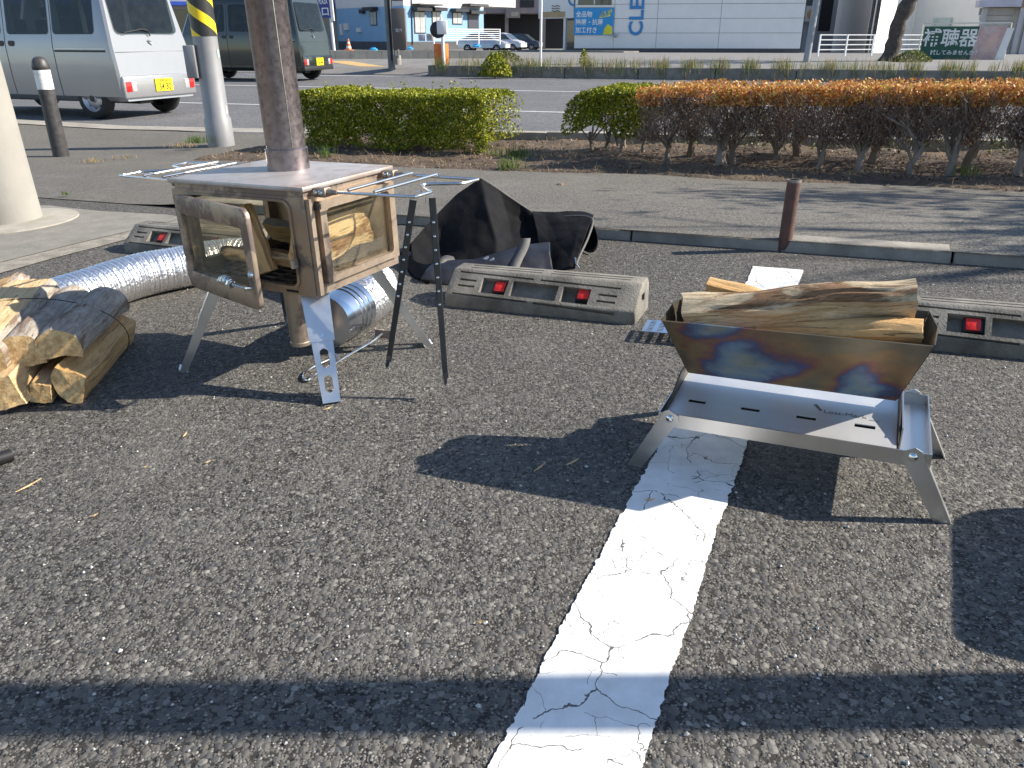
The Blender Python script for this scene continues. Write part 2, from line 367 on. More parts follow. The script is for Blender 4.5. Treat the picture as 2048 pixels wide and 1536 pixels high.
# ------------------------------------------------------------------ metal, wood and other object materials
def stove_metal():
    m, t, b = newmat('heat_browned_steel'); v = coords(t)
    big = noi(t, v, 7, 6, .6, .6); fine = noi(t, v, 38, 6, .7)
    mask = math_(t, 'ADD', math_(t, 'MULTIPLY', big, .75), math_(t, 'MULTIPLY', fine, .25))
    col = ramp(t, mask, [(.34, (.44, .335, .245)), (.47, (.39, .315, .25)), (.53, (.21, .165, .145)), (.64, (.18, .15, .14))])
    t.links.new(col, b.inputs['Base Color']); b.inputs['Metallic'].default_value = .85
    t.links.new(ramp(t, fine, [(.3, (.42,)), (.7, (.62,))]), b.inputs['Roughness'])
    bump(t, b, fine, .12, .002); return m
M['stove'] = stove_metal()
def top_metal():
    m, t, b = newmat('bleached_stove_top'); v = coords(t); f = noi(t, v, 6.5, 5, .6, .8)
    col = ramp(t, f, [(.34, (.37, .28, .24)), (.45, (.43, .38, .35)), (.55, (.50, .47, .46)), (.68, (.38, .31, .25))])
    t.links.new(col, b.inputs['Base Color']); b.inputs['Metallic'].default_value = .6; b.inputs['Roughness'].default_value = .5
    bump(t, b, noi(t, v, 60, 5), .1, .002); return m
M['stove_top'] = top_metal()
def pipe_metal():
    m, t, b = newmat('tempered_flue_steel'); v = coords(t, (1, 1, .10)); f = noi(t, v, 9, 4, .5, .4)
    col = ramp(t, f, [(.33, (.44, .31, .26)), (.43, (.36, .27, .24)), (.52, (.22, .195, .21)), (.6, (.25, .225, .235)), (.7, (.40, .29, .24))])
    g = noi(t, coords(t), 70, 5); t.links.new(mix(t, .10, col, ramp(t, g, [(.4, (.1, .09, .1)), (.6, (.5, .42, .4))])), b.inputs['Base Color'])
    b.inputs['Metallic'].default_value = .9; t.links.new(ramp(t, g, [(.3, (.24,)), (.7, (.42,))]), b.inputs['Roughness']); bump(t, b, g, .06, .002); return m
M['flue'] = pipe_metal()
M['steel'] = pm('brushed_stainless', (.62, .61, .60), (.52, .51, .50), 4, .34, 1.0, .05, .001, 260, (1, .06, 1), rv=.06)
M['steel_leg'] = pm('leg_stainless', (.66, .66, .66), (.55, .55, .55), 6, .36, 1.0, .04, .001, 90, rv=.08)
M['wire'] = pm('polished_wire', (.75, .72, .68), (.62, .58, .52), 20, .22, 1.0)
M['chrome'] = pm('bright_bolt', (.8, .8, .78), None, 20, .15, 1.0)
M['blackmetal'] = pm('black_painted_steel', (.02, .02, .021), (.035, .034, .033), 20, .42, .3, .1, .001, 90)
M['dark'] = pm('dark_gap', (.012, .011, .011), None, 5, .9)
def tint_metal():
    m, t, b = newmat('heat_tinted_steel'); v = coords(t, (1, 1.3, 1.5)); f = noi(t, v, 4.6, 3, .45, .35); g = noi(t, coords(t), 22, 6, .65)
    x = math_(t, 'ADD', math_(t, 'MULTIPLY', f, .80), math_(t, 'MULTIPLY', g, .12))
    cc = N(t, 'ShaderNodeTexCoord'); x = math_(t, 'ADD', x, -.015)
    for ctr, rad_, amp in (((.175, .08, .235), .17, .185), ((.40, .11, .195), .17, .135), ((.29, .12, .20), .15, .09)):
        dv = N(t, 'ShaderNodeVectorMath', operation='DISTANCE'); t.links.new(cc.outputs['Object'], dv.inputs[0]); dv.inputs[1].default_value = ctr
        gs_n = math_(t, 'MULTIPLY', ramp(t, math_(t, 'DIVIDE', dv.outputs['Value'], rad_), [(0, (1,)), (.5, (.55,)), (1, (0,))], 'EASE'), amp); x = math_(t, 'ADD', x, gs_n)
    col = ramp(t, x, [(.30, (.225, .195, .145)), (.44, (.28, .23, .145)), (.495, (.42, .26, .12)), (.53, (.34, .15, .12)), (.555, (.14, .15, .27)), (.595, (.27, .37, .46)), (.64, (.48, .47, .37)), (.71, (.31, .26, .21))])
    soot = noi(t, coords(t), 9, 6, .7); col = mix(t, math_(t, 'MULTIPLY', ramp(t, soot, [(.45, (0,)), (.7, (1,))]), .45), col, (.13, .115, .09))
    t.links.new(col, b.inputs['Base Color']); b.inputs['Metallic'].default_value = .75
    t.links.new(ramp(t, g, [(.3, (.32,)), (.7, (.5,))]), b.inputs['Roughness'])
    bump(t, b, noi(t, coords(t, (1, 1, 8)), 60, 4), .06, .001); return m
M['tint'] = tint_metal()
M['soot'] = pm('sooty_bowl_steel', (.10, .085, .06), (.045, .04, .035), 9, .5, .6, .1, .002)
def foil():
    m, t, b = newmat('crinkled_foil'); v = coords(t)
    b.inputs['Base Color'].default_value = (.86, .86, .88, 1); b.inputs['Metallic'].default_value = 1
    b.inputs['Roughness'].default_value = .38
    vo = N(t, 'ShaderNodeTexVoronoi'); vo.inputs['Scale'].default_value = 95; t.links.new(v, vo.inputs['Vector'])
    n1 = bump(t, b, vo.outputs['Distance'], .55, .004); bump(t, b, noi(t, v, 45, 4), .4, .006, n1); return m
M['foil'] = foil()
M['zinc'] = pm('galvanised_collar', (.62, .66, .72), (.5, .54, .6), 9, .24, 1.0, .05, .001)
def wood(name, c1, c2, c3, sx=(60, 60, 5), flake=0.0, c4=None):
    m, t, b = newmat(name); v = coords(t, sx); f = noi(t, v, 1.0, 8, .7, .7); v2 = coords(t, tuple(q * 3.5 for q in sx)); f2 = noi(t, v2, 1.0, 5, .7, .3); g = noi(t, coords(t), 16, 5)
    x = math_(t, 'ADD', math_(t, 'MULTIPLY', f, .6), math_(t, 'MULTIPLY', f2, .4))
    col = ramp(t, x, [(.33, c3), (.43, c2), (.55, c1), (.7, tuple(min(1, q * 1.1) for q in c1))]); col = mix(t, math_(t, 'MULTIPLY', ramp(t, g, [(.45, (0,)), (.7, (1,))]), .4), col, c2)
    fz = noi(t, coords(t, (sx[0] * 2.2, sx[1] * 2.2, sx[2] * .9)), 1.0, 9, .75, .4); fis = ramp(t, fz, [(.60, (0,)), (.655, (1,))]); col = mix(t, math_(t, 'MULTIPLY', fis, .75), col, tuple(q * .7 for q in c3))
    if flake:
        k = noi(t, coords(t, (14, 14, 4)), 1.0, 6, .65, .8); col = mix(t, ramp(t, k, [(flake - .03, (0,)), (flake + .03, (1,))]), col, mix(t, .5, col, c4)); col = mix(t, math_(t, 'MULTIPLY', ramp(t, k, [(flake, (0,)), (flake + .05, (1,))]), .65), col, c4)
    t.links.new(col, b.inputs['Base Color']); b.inputs['Roughness'].default_value = .82; b.inputs['Specular IOR Level'].default_value = .2
    n1 = bump(t, b, math_(t, 'SUBTRACT', x, math_(t, 'MULTIPLY', fis, .3)), 1.0, .010); bump(t, b, noi(t, coords(t), 220, 3), .3, .002, n1); return m
M['wood'] = wood('split_oak', (.62, .40, .19), (.50, .30, .13), (.26, .14, .06))
M['wood2'] = wood('pale_split_wood', (.70, .51, .29), (.55, .37, .19), (.30, .18, .085), (70, 70, 6))
M['bark'] = wood('grey_bark', (.42, .37, .315), (.28, .235, .195), (.08, .06, .048), (60, 60, 9), .56, (.17, .105, .07))
M['barkbrown'] = wood('flaking_brown_bark', (.25, .15, .085), (.14, .08, .045), (.04, .025, .018), (60, 60, 9), .465, (.62, .51, .35))
M['barkpale'] = wood('peeled_cream_bark', (.58, .46, .30), (.40, .28, .16), (.10, .055, .032), (60, 60, 9))
def endgrain():
    m, t, b = newmat('end_grain'); v = coords(t); v.node.inputs['Location'].default_value = (.045, .03, 0)
    w = N(t, 'ShaderNodeTexWave', wave_type='RINGS', rings_direction='Z'); w.inputs['Scale'].default_value = 60; w.inputs['Distortion'].default_value = 3; w.inputs['Detail'].default_value = 3; w.inputs['Detail Scale'].default_value = 2
    t.links.new(v, w.inputs['Vector'])
    col = ramp(t, w.outputs['Fac'], [(.1, (.60, .40, .18)), (.8, (.50, .31, .13)), (1, (.30, .17, .07))])
    col = mix(t, .80, col, ramp(t, noi(t, v, 60, 6, .7), [(.4, (.40, .24, .10)), (.6, (.72, .52, .27))])); t.links.new(col, b.inputs['Base Color']); b.inputs['Roughness'].default_value = .85
    bump(t, b, noi(t, v, 180, 5), .5, .003); return m
M['endgrain'] = endgrain()
def glass(name, tint=(.97, .97, .94), haze=.10, hazec=(.45, .38, .28)):
    m, t, b = newmat(name); t.nodes.remove(b); out = t.nodes['Material Output']
    tr = N(t, 'ShaderNodeBsdfTransparent'); tr.inputs[0].default_value = (*tint, 1)
    gl = N(t, 'ShaderNodeBsdfGlossy'); gl.inputs['Roughness'].default_value = .03
    df = N(t, 'ShaderNodeBsdfDiffuse'); df.inputs[0].default_value = (*hazec, 1)
    lw_ = N(t, 'ShaderNodeLayerWeight'); lw_.inputs[0].default_value = .5; fres = math_(t, 'ADD', .035, math_(t, 'MULTIPLY', math_(t, 'POWER', lw_.outputs['Facing'], 5.0), .9))
    m1 = N(t, 'ShaderNodeMixShader'); m2 = N(t, 'ShaderNodeMixShader')
    v = coords(t); n = noi(t, v, 9, 4); h = math_(t, 'MULTIPLY', ramp(t, n, [(.3, (.3,)), (.7, (1.6,))]), haze)
    t.links.new(h, m1.inputs[0]); t.links.new(tr.outputs[0], m1.inputs[1]); t.links.new(df.outputs[0], m1.inputs[2])
    t.links.new(fres, m2.inputs[0]); t.links.new(m1.outputs[0], m2.inputs[1]); t.links.new(gl.outputs[0], m2.inputs[2])
    t.links.new(m2.outputs[0], out.inputs[0]); return m
M['glass'] = glass('sooty_stove_glass', (.965, .94, .86), .075, (.5, .42, .30))

# ------------------------------------------------------------------ wood stove
SW, SD = .209, .168
ST = TR((-.56, 2.06, 0), R(-28.4)); STI = ST.inverted()
def sl(p): return ST.inverted() @ Vector(p)
stove = thing('wood_stove', 'bronzed steel wood stove on four splayed legs with its glass door ajar', 'stove', ST)
zb, zt = .247, .493
wb = MB()
def wallx(x0, x1, ya, yb, za, zc, w0, w1, h0, h1):      # wall with a window: y range, z range, hole
    wb.box(x0, x1, ya, yb, za, h0); wb.box(x0, x1, ya, yb, h1, zc); wb.box(x0, x1, ya, w0, h0, h1); wb.box(x0, x1, w1, yb, h0, h1)
wy0, wy1, wz0, wz1 = -.112, .135, .288, .447
wallx(SW - .005, SW, -SD + .005, SD - .005, zb, zt - .012, wy0, wy1, wz0, wz1)
wallx(-SW, -SW + .005, -SD + .005, SD - .005, zb, zt - .012, wy0, wy1, wz0, wz1)
wb.box(-SW, SW, SD - .005, SD, zb, zt - .012)
# front wall with a rounded door opening
def xz(l, y): return [(a, y, c) for a, c in l]
ofr = rrect(-.158, .160, .268, .468, .02); oo = []
for a, c in ofr:       # same number of points on the outer rectangle
    cx, cz = .001, .368; dx, dz = a - cx, c - cz
    k = min((SW - abs(cx)) / abs(dx) if dx else 9, ((zt - .012 - zb) / 2) / abs(dz) if dz else 9)
    oo.append((max(-SW, min(SW, cx + dx * k)), max(zb, min(zt - .012, (zb + zt - .012) / 2 + dz * k))))
for i, (a, c) in enumerate(oo):
    if abs(a) > SW - .03 and (c > zt - .05 or c < zb + .05) and ofr[i][0] in (max(q[0] for q in ofr), min(q[0] for q in ofr)): pass
corner = {}
for ci, (cxx, czz) in enumerate(((SW, zt - .012), (-SW, zt - .012), (-SW, zb), (SW, zb))): oo[ci * 5 + 2] = (cxx, czz); oo[ci * 5 + 1] = oo[ci * 5 + 1]; 
oo = [(SW, .468 - .02), (SW, .47), (SW, zt - .012), (.17, zt - .012), (.14, zt - .012),
      (-.138, zt - .012), (-.17, zt - .012), (-SW, zt - .012), (-SW, .47), (-SW, .448),
      (-SW, .288), (-SW, .26), (-SW, zb), (-.17, zb), (-.138, zb),
      (.14, zb), (.17, zb), (SW, zb), (SW, .26), (SW, .288)]
wb.ring(xz(oo, -SD), xz(ofr, -SD), (0, .005, 0))
wb.box(-SW + .005, SW - .005, -SD + .005, SD - .005, zb + .002, zb + .007)          # floor
body = wb.build('firebox', M['stove'], stove)
MB().ring(xz(rrect(-.165, .167, .262, .474, .024), -SD - .004), xz(ofr, -SD - .004), (0, .0035, 0)).build('door_rim', M['stove'], body)
MB().box(.118, .155, -SD - .0015, -SD + .002, .2525, .2575).build('air_slot', M['dark'], body)
MB().box(-SW + .003, SW - .003, -SD + .003, SD - .003, zt - .012, zt).build('upper_collar', M['stove'], stove)
MB().box(-SW - .005, SW + .005, -SD - .005, SD + .005, zt + .0005, zt + .0115).build('top_plate', M['stove_top'], stove, bevel=.002)
# grate bars
for i in range(9):
    y = -.13 + i * .032; MB().box(-.19, .19, y, y + .006, zb + .012, zb + .018).build('grate_bar', M['blackmetal'], body)
for i in range(7):
    x = -.17 + i * .055; MB().box(x, x + .006, -.15, .15, zb + .0185, zb + .023).build('grate_bar', M['blackmetal'], body)
# side windows: raised frame and glass
for sx in (1, -1):
    def yz(l, x): return [(x, a, c) for a, c in l]
    x0 = sx * SW + (.0005 if sx > 0 else -.0005)
    wf = MB().ring(yz(rrect(wy0 - .022, wy1 + .022, wz0 - .016, wz1 + .02, .003), x0), yz(rrect(wy0, wy1, wz0, wz1, .012), x0), (sx * .013, 0, 0)).build('side_window', M['stove'], stove)
    MB().box(*sorted((sx * (SW - .004), sx * (SW - .001))), wy0 - .004, wy1 + .004, wz0 - .004, wz1 + .004).build('pane', M['glass'], wf)
    MB().box(*sorted((sx * (SW + .001), sx * (SW + .022))), wy0 - .04, wy0 - .026, wz1 + .004, wz1 + .016).build('hinge_lug', M['blackmetal'], wf)
    MB().box(*sorted((sx * (SW + .0005), sx * (SW + .012))), -SD + .003, -SD + .016, zb + .004, wz1 + .03).build('corner_strip', M['stove'], stove)
# door, ajar
DA = R(-15); DM = Matrix.Translation((-.186, -SD - .010, 0)) @ Matrix.Rotation(DA, 4, 'Z')
dw, dz0, dz1 = .335, .236, .470
door = MB().ring(xz(rrect(0, dw, dz0, dz1, .022), -.013), xz(rrect(.026, dw - .032, dz0 + .046, dz1 - .046, .004), -.013), (0, .013, 0)).build('door', M['stove'], stove, bevel=.0025)
door.matrix_local = DM
MB().box(.020, dw - .026, -.006, -.003, dz0 + .040, dz1 - .040).build('pane', M['glass'], door)
hb = MB()
for i in range(9):                                   # coiled spring handle
    pass
path = [(dw - .055 - .05 * i / 60 + .0, -.042 + .009 * math.cos(i * .95), dz0 + .060 + .009 * math.sin(i * .95) + .008 * math.sin(i / 60 * 3)) for i in range(61)]
hb.tube(path, .0028, 6).build('spring_handle', M['chrome'], door)
MB().tube([(dw - .018, -.006, dz0 + .052), (dw - .02, -.03, dz0 + .056), (dw - .05, -.042, dz0 + .062), (dw - .10, -.042, dz0 + .066)], .0035, 8).build('handle_pin', M['wire'], door)
MB().lathe([(.0, -.0185), (.007, -.0185), (.009, -.014), (.009, -.0125)], 12, M=Matrix.Translation((dw - .014, 0, dz0 + .085)) @ Matrix.Rotation(R(90), 4, 'X') @ Matrix.Scale(-1, 4, (0, 0, 1))).build('latch_bolt', M['chrome'], door)
for z in (dz0 + .03, dz1 - .05): MB().tube([(-.006, -.002, z), (-.006, -.002, z + .03)], .006, 10).build('hinge', M['stove'], stove).matrix_local = DM
MB().box(.163, .171, -SD - .022, -SD - .0045, .318, .338).build('latch_catch', M['steel_leg'], body)
# legs
def leg(sx, sy, holes):
    l = Vector((sx * .165, sy * .125, zb)); f_ = Vector((sx * (SW + .048), sy * (SD + .048), .004))
    ax = (f_ - l).normalized(); dg = Vector((sx, sy, 0)).normalized(); wv = Vector((-dg.y, dg.x, 0)); nn = wv.cross(ax).normalized()
    if nn.dot(dg) < 0: nn = -nn
    Lg = (f_ - l).length; mb = MB()
    def P_(u, w_, h=0): return l + ax * (Lg * u) + wv * w_ + nn * h
    def hw(u): return .030 - .009 * u
    def plate(u0, u1, a, b, c, d, h=0): mb.prism([P_(u0, a, h), P_(u0, b, h), P_(u1, d, h), P_(u1, c, h)], nn * .003)
    cuts = [(.52, .70), (.76, .92)] if holes else []
    us = [0] + [q for c_ in cuts for q in c_] + [1]
    for k in range(0, len(us), 2):
        plate(us[k], us[k + 1], -hw(us[k]), hw(us[k]), -hw(us[k + 1]), hw(us[k + 1]))
    for u0, u1 in cuts:
        n_ = 10
        for sgn in (-1, 1):
            for i in range(n_):
                a0, a1 = i / n_, (i + 1) / n_
                def inner(a): e = min(a, 1 - a) * (u1 - u0) * Lg; r_ = .010; return r_ * math.sqrt(max(0, 1 - max(0, 1 - e / r_) ** 2))
                ua, ub = u0 + (u1 - u0) * a0, u0 + (u1 - u0) * a1
                mb.prism([P_(ua, sgn * inner(a0)), P_(ua, sgn * hw(ua)), P_(ub, sgn * hw(ub)), P_(ub, sgn * inner(a1))], nn * .003)
    for sgn in (-1, 1):                                  # folded flanges
        mb.prism([P_(0, sgn * hw(0)), P_(1, sgn * hw(1)), P_(1, sgn * hw(1), -.014), P_(0, sgn * hw(0), -.024)], wv * (-sgn * .003))
    o = mb.build('leg', M['steel_leg'], stove)
    sb = MB(); sb.prism([P_(0, -.034, .0035), P_(0, .034, .0035), P_(.46, .030, .0035), P_(.46, -.030, .0035)], nn * .002)
    sb.build('leg_sleeve', M['steel_leg'], o)
    MB().lathe([(0, .0058), (.006, .0056), (.006, .0)], 10, M=Matrix.Translation(P_(.40, 0, .0)) @ nn.to_track_quat('Z', 'Y').to_matrix().to_4x4()).build('rivet', M['chrome'], o)
    fb = MB(); fb.prism([P_(.985, -.021, -.016), P_(.985, .021, -.016), P_(.985, .021, .008), P_(.985, -.021, .008)], ax * .006); fb.build('foot', M['steel_leg'], o)
for sx in (1, -1):
    for sy in (-1, 1): leg(sx, sy, sx * sy < 0 or True)
# side racks of bent wire
for sx in (1, -1):
    zr = .489; rk = MB()
    out = [(.215, -.128), (.30, -.122), (.462, -.113), (.472, -.104), (.474, -.07), (.472, -.045), (.45, -.026), (.412, .008), (.404, .022), (.412, .036), (.44, .05), (.474, .064), (.484, .08), (.490, .122), (.482, .13), (.40, .133), (.215, .135)]
    pts = []
    for i in range(len(out) - 1):
        for k in range(4):
            a = k / 4; q0, q1, q2, q3 = [Vector(out[max(0, min(len(out) - 1, i + d))]) for d in (-1, 0, 1, 2)]
            pts.append(.5 * ((2 * q1) + (q2 - q0) * a + (2 * q0 - 5 * q1 + 4 * q2 - q3) * a * a + (3 * q1 - q0 - 3 * q2 + q3) * a ** 3))
    pts.append(Vector(out[-1]))
    rk.tube([(sx * p.x, p.y, zr) for p in pts], .0038, 8)
    rack = rk.build('wire_rack', M['wire'], stove, smooth=True)
    for x in (.300, .372): MB().tube([(sx * x, -.121, zr + .006), (sx * x, .133, zr + .006)], .0036, 8).build('cross_bar', M['wire'], rack, smooth=True)
    for y in (-.128, .135):
        br = MB().box(*sorted((sx * (SW + .006), sx * (SW + .040))), y - .013, y + .011, zr - .011, zr + .011).build('bracket', M['stove'], rack, bevel=.003)
        MB().tube([(sx * (SW + .036), y, zr), (sx * (SW + .064), y + .001, zr)], [.010, .0045], 8).build('ferrule', M['stove'], rack)
        for bx in (.014, .029): MB().lathe([(.0065, 0), (.0065, .003), (.003, .006), (0, .006)], 10, M=Matrix.Translation((sx * (SW + bx), y - .013, zr)) @ Matrix.Rotation(R(90), 4, 'X')).build('bolt', M['chrome'], rack)
# flue
flue = MB().lathe([(.0495, .556), (.0495, .94), (.0505, .942), (.0505, .952), (.0495, .954), (.0495, 1.50), (.0505, 1.502), (.0505, 1.512), (.0495, 1.514), (.0495, 2.1)], 40, M=Matrix.Translation((-.022, .045, 0)), caps=False).build('flue_pipe', M['flue'], stove, smooth=True)
MB().lathe([(.0535, .5045), (.0535, .555), (.0505, .558)], 40, M=Matrix.Translation((-.022, .045, 0)), caps=False).build('flue_collar', M['flue'], stove, smooth=True)
MB().tube([(-.022 + .0497 * math.cos(R(-28)), .045 + .0497 * math.sin(R(-28)), .56), (-.022 + .0497 * math.cos(R(-28)), .045 + .0497 * math.sin(R(-28)), 2.09)], .0011, 6).build('flue_seam', M['wire'], flue)
MB().lathe([(.0, 2.16), (.085, 2.12), (.085, 2.115), (0, 2.115)], 24, M=Matrix.Translation((-.022, .045, 0))).build('flue_cap', M['flue'], stove, smooth=True)
for k in range(3): MB().tube([(-.022 + .048 * math.cos(k * 2.1), .045 + .048 * math.sin(k * 2.1), 2.06), (-.022 + .06 * math.cos(k * 2.1), .045 + .06 * math.sin(k * 2.1), 2.117)], .003, 6).build('cap_strut', M['wire'], flue)
# air intake tube below
MB().lathe([(.027, .045), (.027, zb - .001)], 28, M=Matrix.Translation((-.012, -.012, 0)), caps=False).build('intake_tube', M['stove'], stove, smooth=True)
MB().lathe([(.0, .043), (.029, .043), (.029, .052), (.0272, .054)], 28, M=Matrix.Translation((-.012, -.012, 0))).build('intake_cap', M['stove'], stove, smooth=True)

# ------------------------------------------------------------------ split logs
def log(name, label, p0, p1, sect, roll, mats, seed, nseg=26, bend=0.0, group=None, frame=None, rough=1.0, lot=True, cat='firewood'):
    # sect: list of (angle deg, radius, material of the face that starts here) corners; arcs are subdivided
    p0, p1 = Vector(p0), Vector(p1); ax = (p1 - p0); Lg = ax.length; Mx = ax.to_track_quat('Z', 'Y').to_matrix().to_4x4()
    Mx = Matrix.Translation(p0) @ Mx @ Matrix.Rotation(roll, 4, 'Z')
    ring_ = []; mi = []
    k = len(sect)
    for i in range(k):
        a0, r0, m0 = sect[i]; a1, r1, _ = sect[(i + 1) % k]
        if a1 <= a0: a1 += 360
        x0, y0, x1, y1 = r0 * math.cos(R(a0)), r0 * math.sin(R(a0)), r1 * math.cos(R(a1)), r1 * math.sin(R(a1))
        nsub = 13 if m0 == 1 else 9
        for j in range(nsub):
            u = j / nsub
            if m0 == 1: a = R(a0 + (a1 - a0) * u); rr = r0 + (r1 - r0) * u; ring_.append((rr * math.cos(a), rr * math.sin(a)))
            else: ring_.append((x0 + (x1 - x0) * u, y0 + (y1 - y0) * u))
            mi.append(m0)
    n = len(ring_); vs = []; fs = []; fm = []
    for i in range(nseg + 1):
        u = i / nseg
        for j, (x, y) in enumerate(ring_):
            q = Vector((x, y, u * Lg)); s_ = 1 + .0
            d = noise.noise(Vector((x * 22, y * 22, u * Lg * 7)) + Vector((seed * 3.1,) * 3)) * .006 * rough + noise.noise(Vector((x * 90, y * 90, u * Lg * 14)) + Vector((seed,) * 3)) * .0022 * rough
            l_ = math.hypot(x, y) or 1
            d += (abs(noise.noise(Vector((x * 75, y * 75, u * Lg * 5)) + Vector((seed * 1.7,) * 3))) - .25) * .006 * rough + noise.noise(Vector((x * 210, y * 210, u * Lg * 16)) + Vector((seed,) * 3)) * .0015 * rough
            q.x += x / l_ * d; q.y += y / l_ * d
            q.x += bend * math.sin(u * math.pi) ; q.x += .012 * rough * noise.noise(Vector((seed, u * 2.2, 4))); q.y += .012 * rough * noise.noise(Vector((seed, u * 2.2, 9)))
            if i in (0, nseg): q.z += noise.noise(Vector((x * 30, y * 30, seed + i))) * .006
            vs.append(q)
    for i in range(nseg):
        for j in range(n): fs.append((i * n + j, i * n + (j + 1) % n, (i + 1) * n + (j + 1) % n, (i + 1) * n + j)); fm.append(mi[j])
    mb = MB(); mb.v = [tuple(v) for v in vs]; mb.f = fs; mb.m = fm
    c0 = len(mb.v); mb.v += [tuple(sum((Vector(v) for v in vs[:n]), Vector()) / n), tuple(sum((Vector(v) for v in vs[-n:]), Vector()) / n)]
    for j in range(n):
        mb.f.append((c0, (j + 1) % n, j)); mb.m.append(2); mb.f.append((c0 + 1, nseg * n + j, nseg * n + (j + 1) % n)); mb.m.append(2)
    o = mb.build(name, mats, smooth=True, sharp=30); Mw = (frame or Matrix()) @ Mx
    o.matrix_world = (LOT @ Mw) if lot else Mw
    return setp(o, label, cat, group)
WM = [M['wood'], M['bark'], M['endgrain']]; WP = [M['wood2'], M['barkbrown'], M['endgrain']]; WQ = [M['wood2'], M['bark'], M['endgrain']]
quarter = lambda r: [(0, r * .05, 0), (315, r, 1), (405, r, 0)]
def wedge(r, a=90): return [(180, r * .30, 0), (360 - a / 2, r, 1), (a / 2, r, 0)]
def half(r): return [(182, r * .9, 0), (270, r * .22, 0), (358, r, 1)]
def block(r): return [(45, r, 0), (135, r * .9, 0), (225, r * .95, 0), (315, r, 0)]
# inside the stove
gs = 'logs stacked inside the stove'
log('split_log', 'large split log lit by the sun behind the stove side window', (.122, -.135, .328), (.118, .105, .345), wedge(.062, 110), R(150), WP, 3, frame=ST, group=gs)
log('split_log', 'thin log on the grate low behind the stove glass', (-.15, -.09, .292), (.14, -.075, .292), wedge(.030, 110), R(90), WP, 4, frame=ST, group=gs)
log('split_log', 'log leaning upright just inside the stove door', (.02, -.118, .277), (-.045, -.112, .435), block(.027), R(20), WP, 5, frame=ST, group=gs)
log('split_log', 'log at the back of the stove against the rear wall', (-.17, .10, .31), (.10, .11, .31), wedge(.045, 100), R(80), WM, 6, frame=ST, group=gs)
log('split_log', 'topmost log near the upper corner of the stove', (-.06, .07, .425), (.11, .03, .42), wedge(.032, 90), R(60), WP, 8, frame=ST, group=gs)

# firewood bundle on the asphalt at the left
gb = 'wired bundle of firewood by the silver duct'
log('split_log', 'bark-covered quarter log at the right edge of the bundle, growth rings showing', (-1.062, 1.80, .056), (-1.125, 2.245, .052), wedge(.062, 130), R(-20), WM, 11, group=gb)
log('split_log', 'curved bark slab lying on top at the right of the bundle', (-1.105, 1.83, .125), (-1.17, 2.235, .115), [(200, .055, 0), (270, .012, 0), (340, .058, 1)], R(0), WQ, 12, group=gb, bend=.01)
log('split_log', 'small square-ended stick between the bigger bundle logs', (-1.152, 1.785, .034), (-1.21, 2.15, .034), block(.036), R(10), WQ, 13, group=gb)
log('split_log', 'foremost pale split log on the asphalt, left in the bundle', (-1.215, 1.735, .052), (-1.31, 2.17, .056), [(20, .062, 0), (110, .06, 0), (200, .055, 0), (290, .045, 0)], R(10), WQ, 14, group=gb)
log('split_log', 'grey barked log in the middle of the bundle, second layer', (-1.19, 1.82, .122), (-1.275, 2.26, .122), [(200, .05, 0), (270, .035, 0), (340, .055, 1)], R(8), WM, 15, group=gb)
log('split_log', 'brightly sunlit pale log on top at the left of the bundle', (-1.275, 1.775, .122), (-1.375, 2.24, .150), [(30, .075, 0), (120, .07, 1), (230, .06, 0), (300, .06, 0)], R(15), WQ, 16, group=gb)
log('split_log', 'dark-edged log behind the bundle, cut by the picture edge', (-1.40, 1.86, .085), (-1.50, 2.34, .13), [(20, .08, 0), (110, .07, 1), (230, .07, 0)], R(0), WM, 17, group=gb)
log('split_log', 'log on the ground under the sunlit pale one', (-1.36, 1.76, .050), (-1.45, 2.2, .050), wedge(.052, 120), R(90), WQ, 18, group=gb)
wl_ = []
for i in range(40):
    a = R(-30 + i * 6.2); wl_.append((-1.265 - .235 * -math.cos(a) * -1 if False else -1.30 + .25 * math.cos(a) * 1.0, 2.05 + .02 * math.cos(a), max(.004, .075 + .122 * math.sin(a))))
MB().tube(wl_, .0013, 6).solo('binding_wire', M['blackmetal'], 'thin dark wire looped round the firewood bundle', 'wire')

# ------------------------------------------------------------------ foil duct
def spline(P_, n=12):
    P_ = [Vector(p) for p in P_]; out = []
    for i in range(len(P_) - 1):
        q0, q1, q2, q3 = P_[max(0, i - 1)], P_[i], P_[i + 1], P_[min(len(P_) - 1, i + 2)]
        for k in range(n):
            a = k / n; out.append(.5 * ((2 * q1) + (q2 - q0) * a + (2 * q0 - 5 * q1 + 4 * q2 - q3) * a * a + (3 * q1 - q0 - 3 * q2 + q3) * a ** 3))
    out.append(P_[-1]); return out
def resample(P_, step):
    out = [P_[0]]; acc = 0
    for a, b in zip(P_, P_[1:]):
        d = (b - a).length; 
        while acc + d >= step:
            a = a + (b - a) * ((step - acc) / d); out.append(a.copy()); d = (b - a).length; acc = 0
        acc += d
    return out
duct = thing('flexible_duct', 'crinkled silver foil duct curving behind the stove', 'duct', Matrix())
dp = [G(96, 612, .076), G(173, 585, .076), G(272, 553, .076), G(359, 535, .076), Vector((-1.02, 2.90, .076)), Vector((-.80, 2.82, .076)), Vector((-.62, 2.69, .077)), Vector((-.485, 2.56, .078)), Vector((-.425, 2.44, .078)), Vector((-.440, 2.33, .078)), Vector((-.475, 2.235, .079))]
pth = resample(spline(dp, 16), .0045)
rad = [.0735 + .0022 * math.sin(i * 2 * math.pi / 2.6) + .0022 * noise.noise(Vector((i * .04, 0, 0))) for i in range(len(pth))]
MB().tube(pth, rad, 30, caps=False).build('foil_hose', M['foil'], duct, smooth=True)
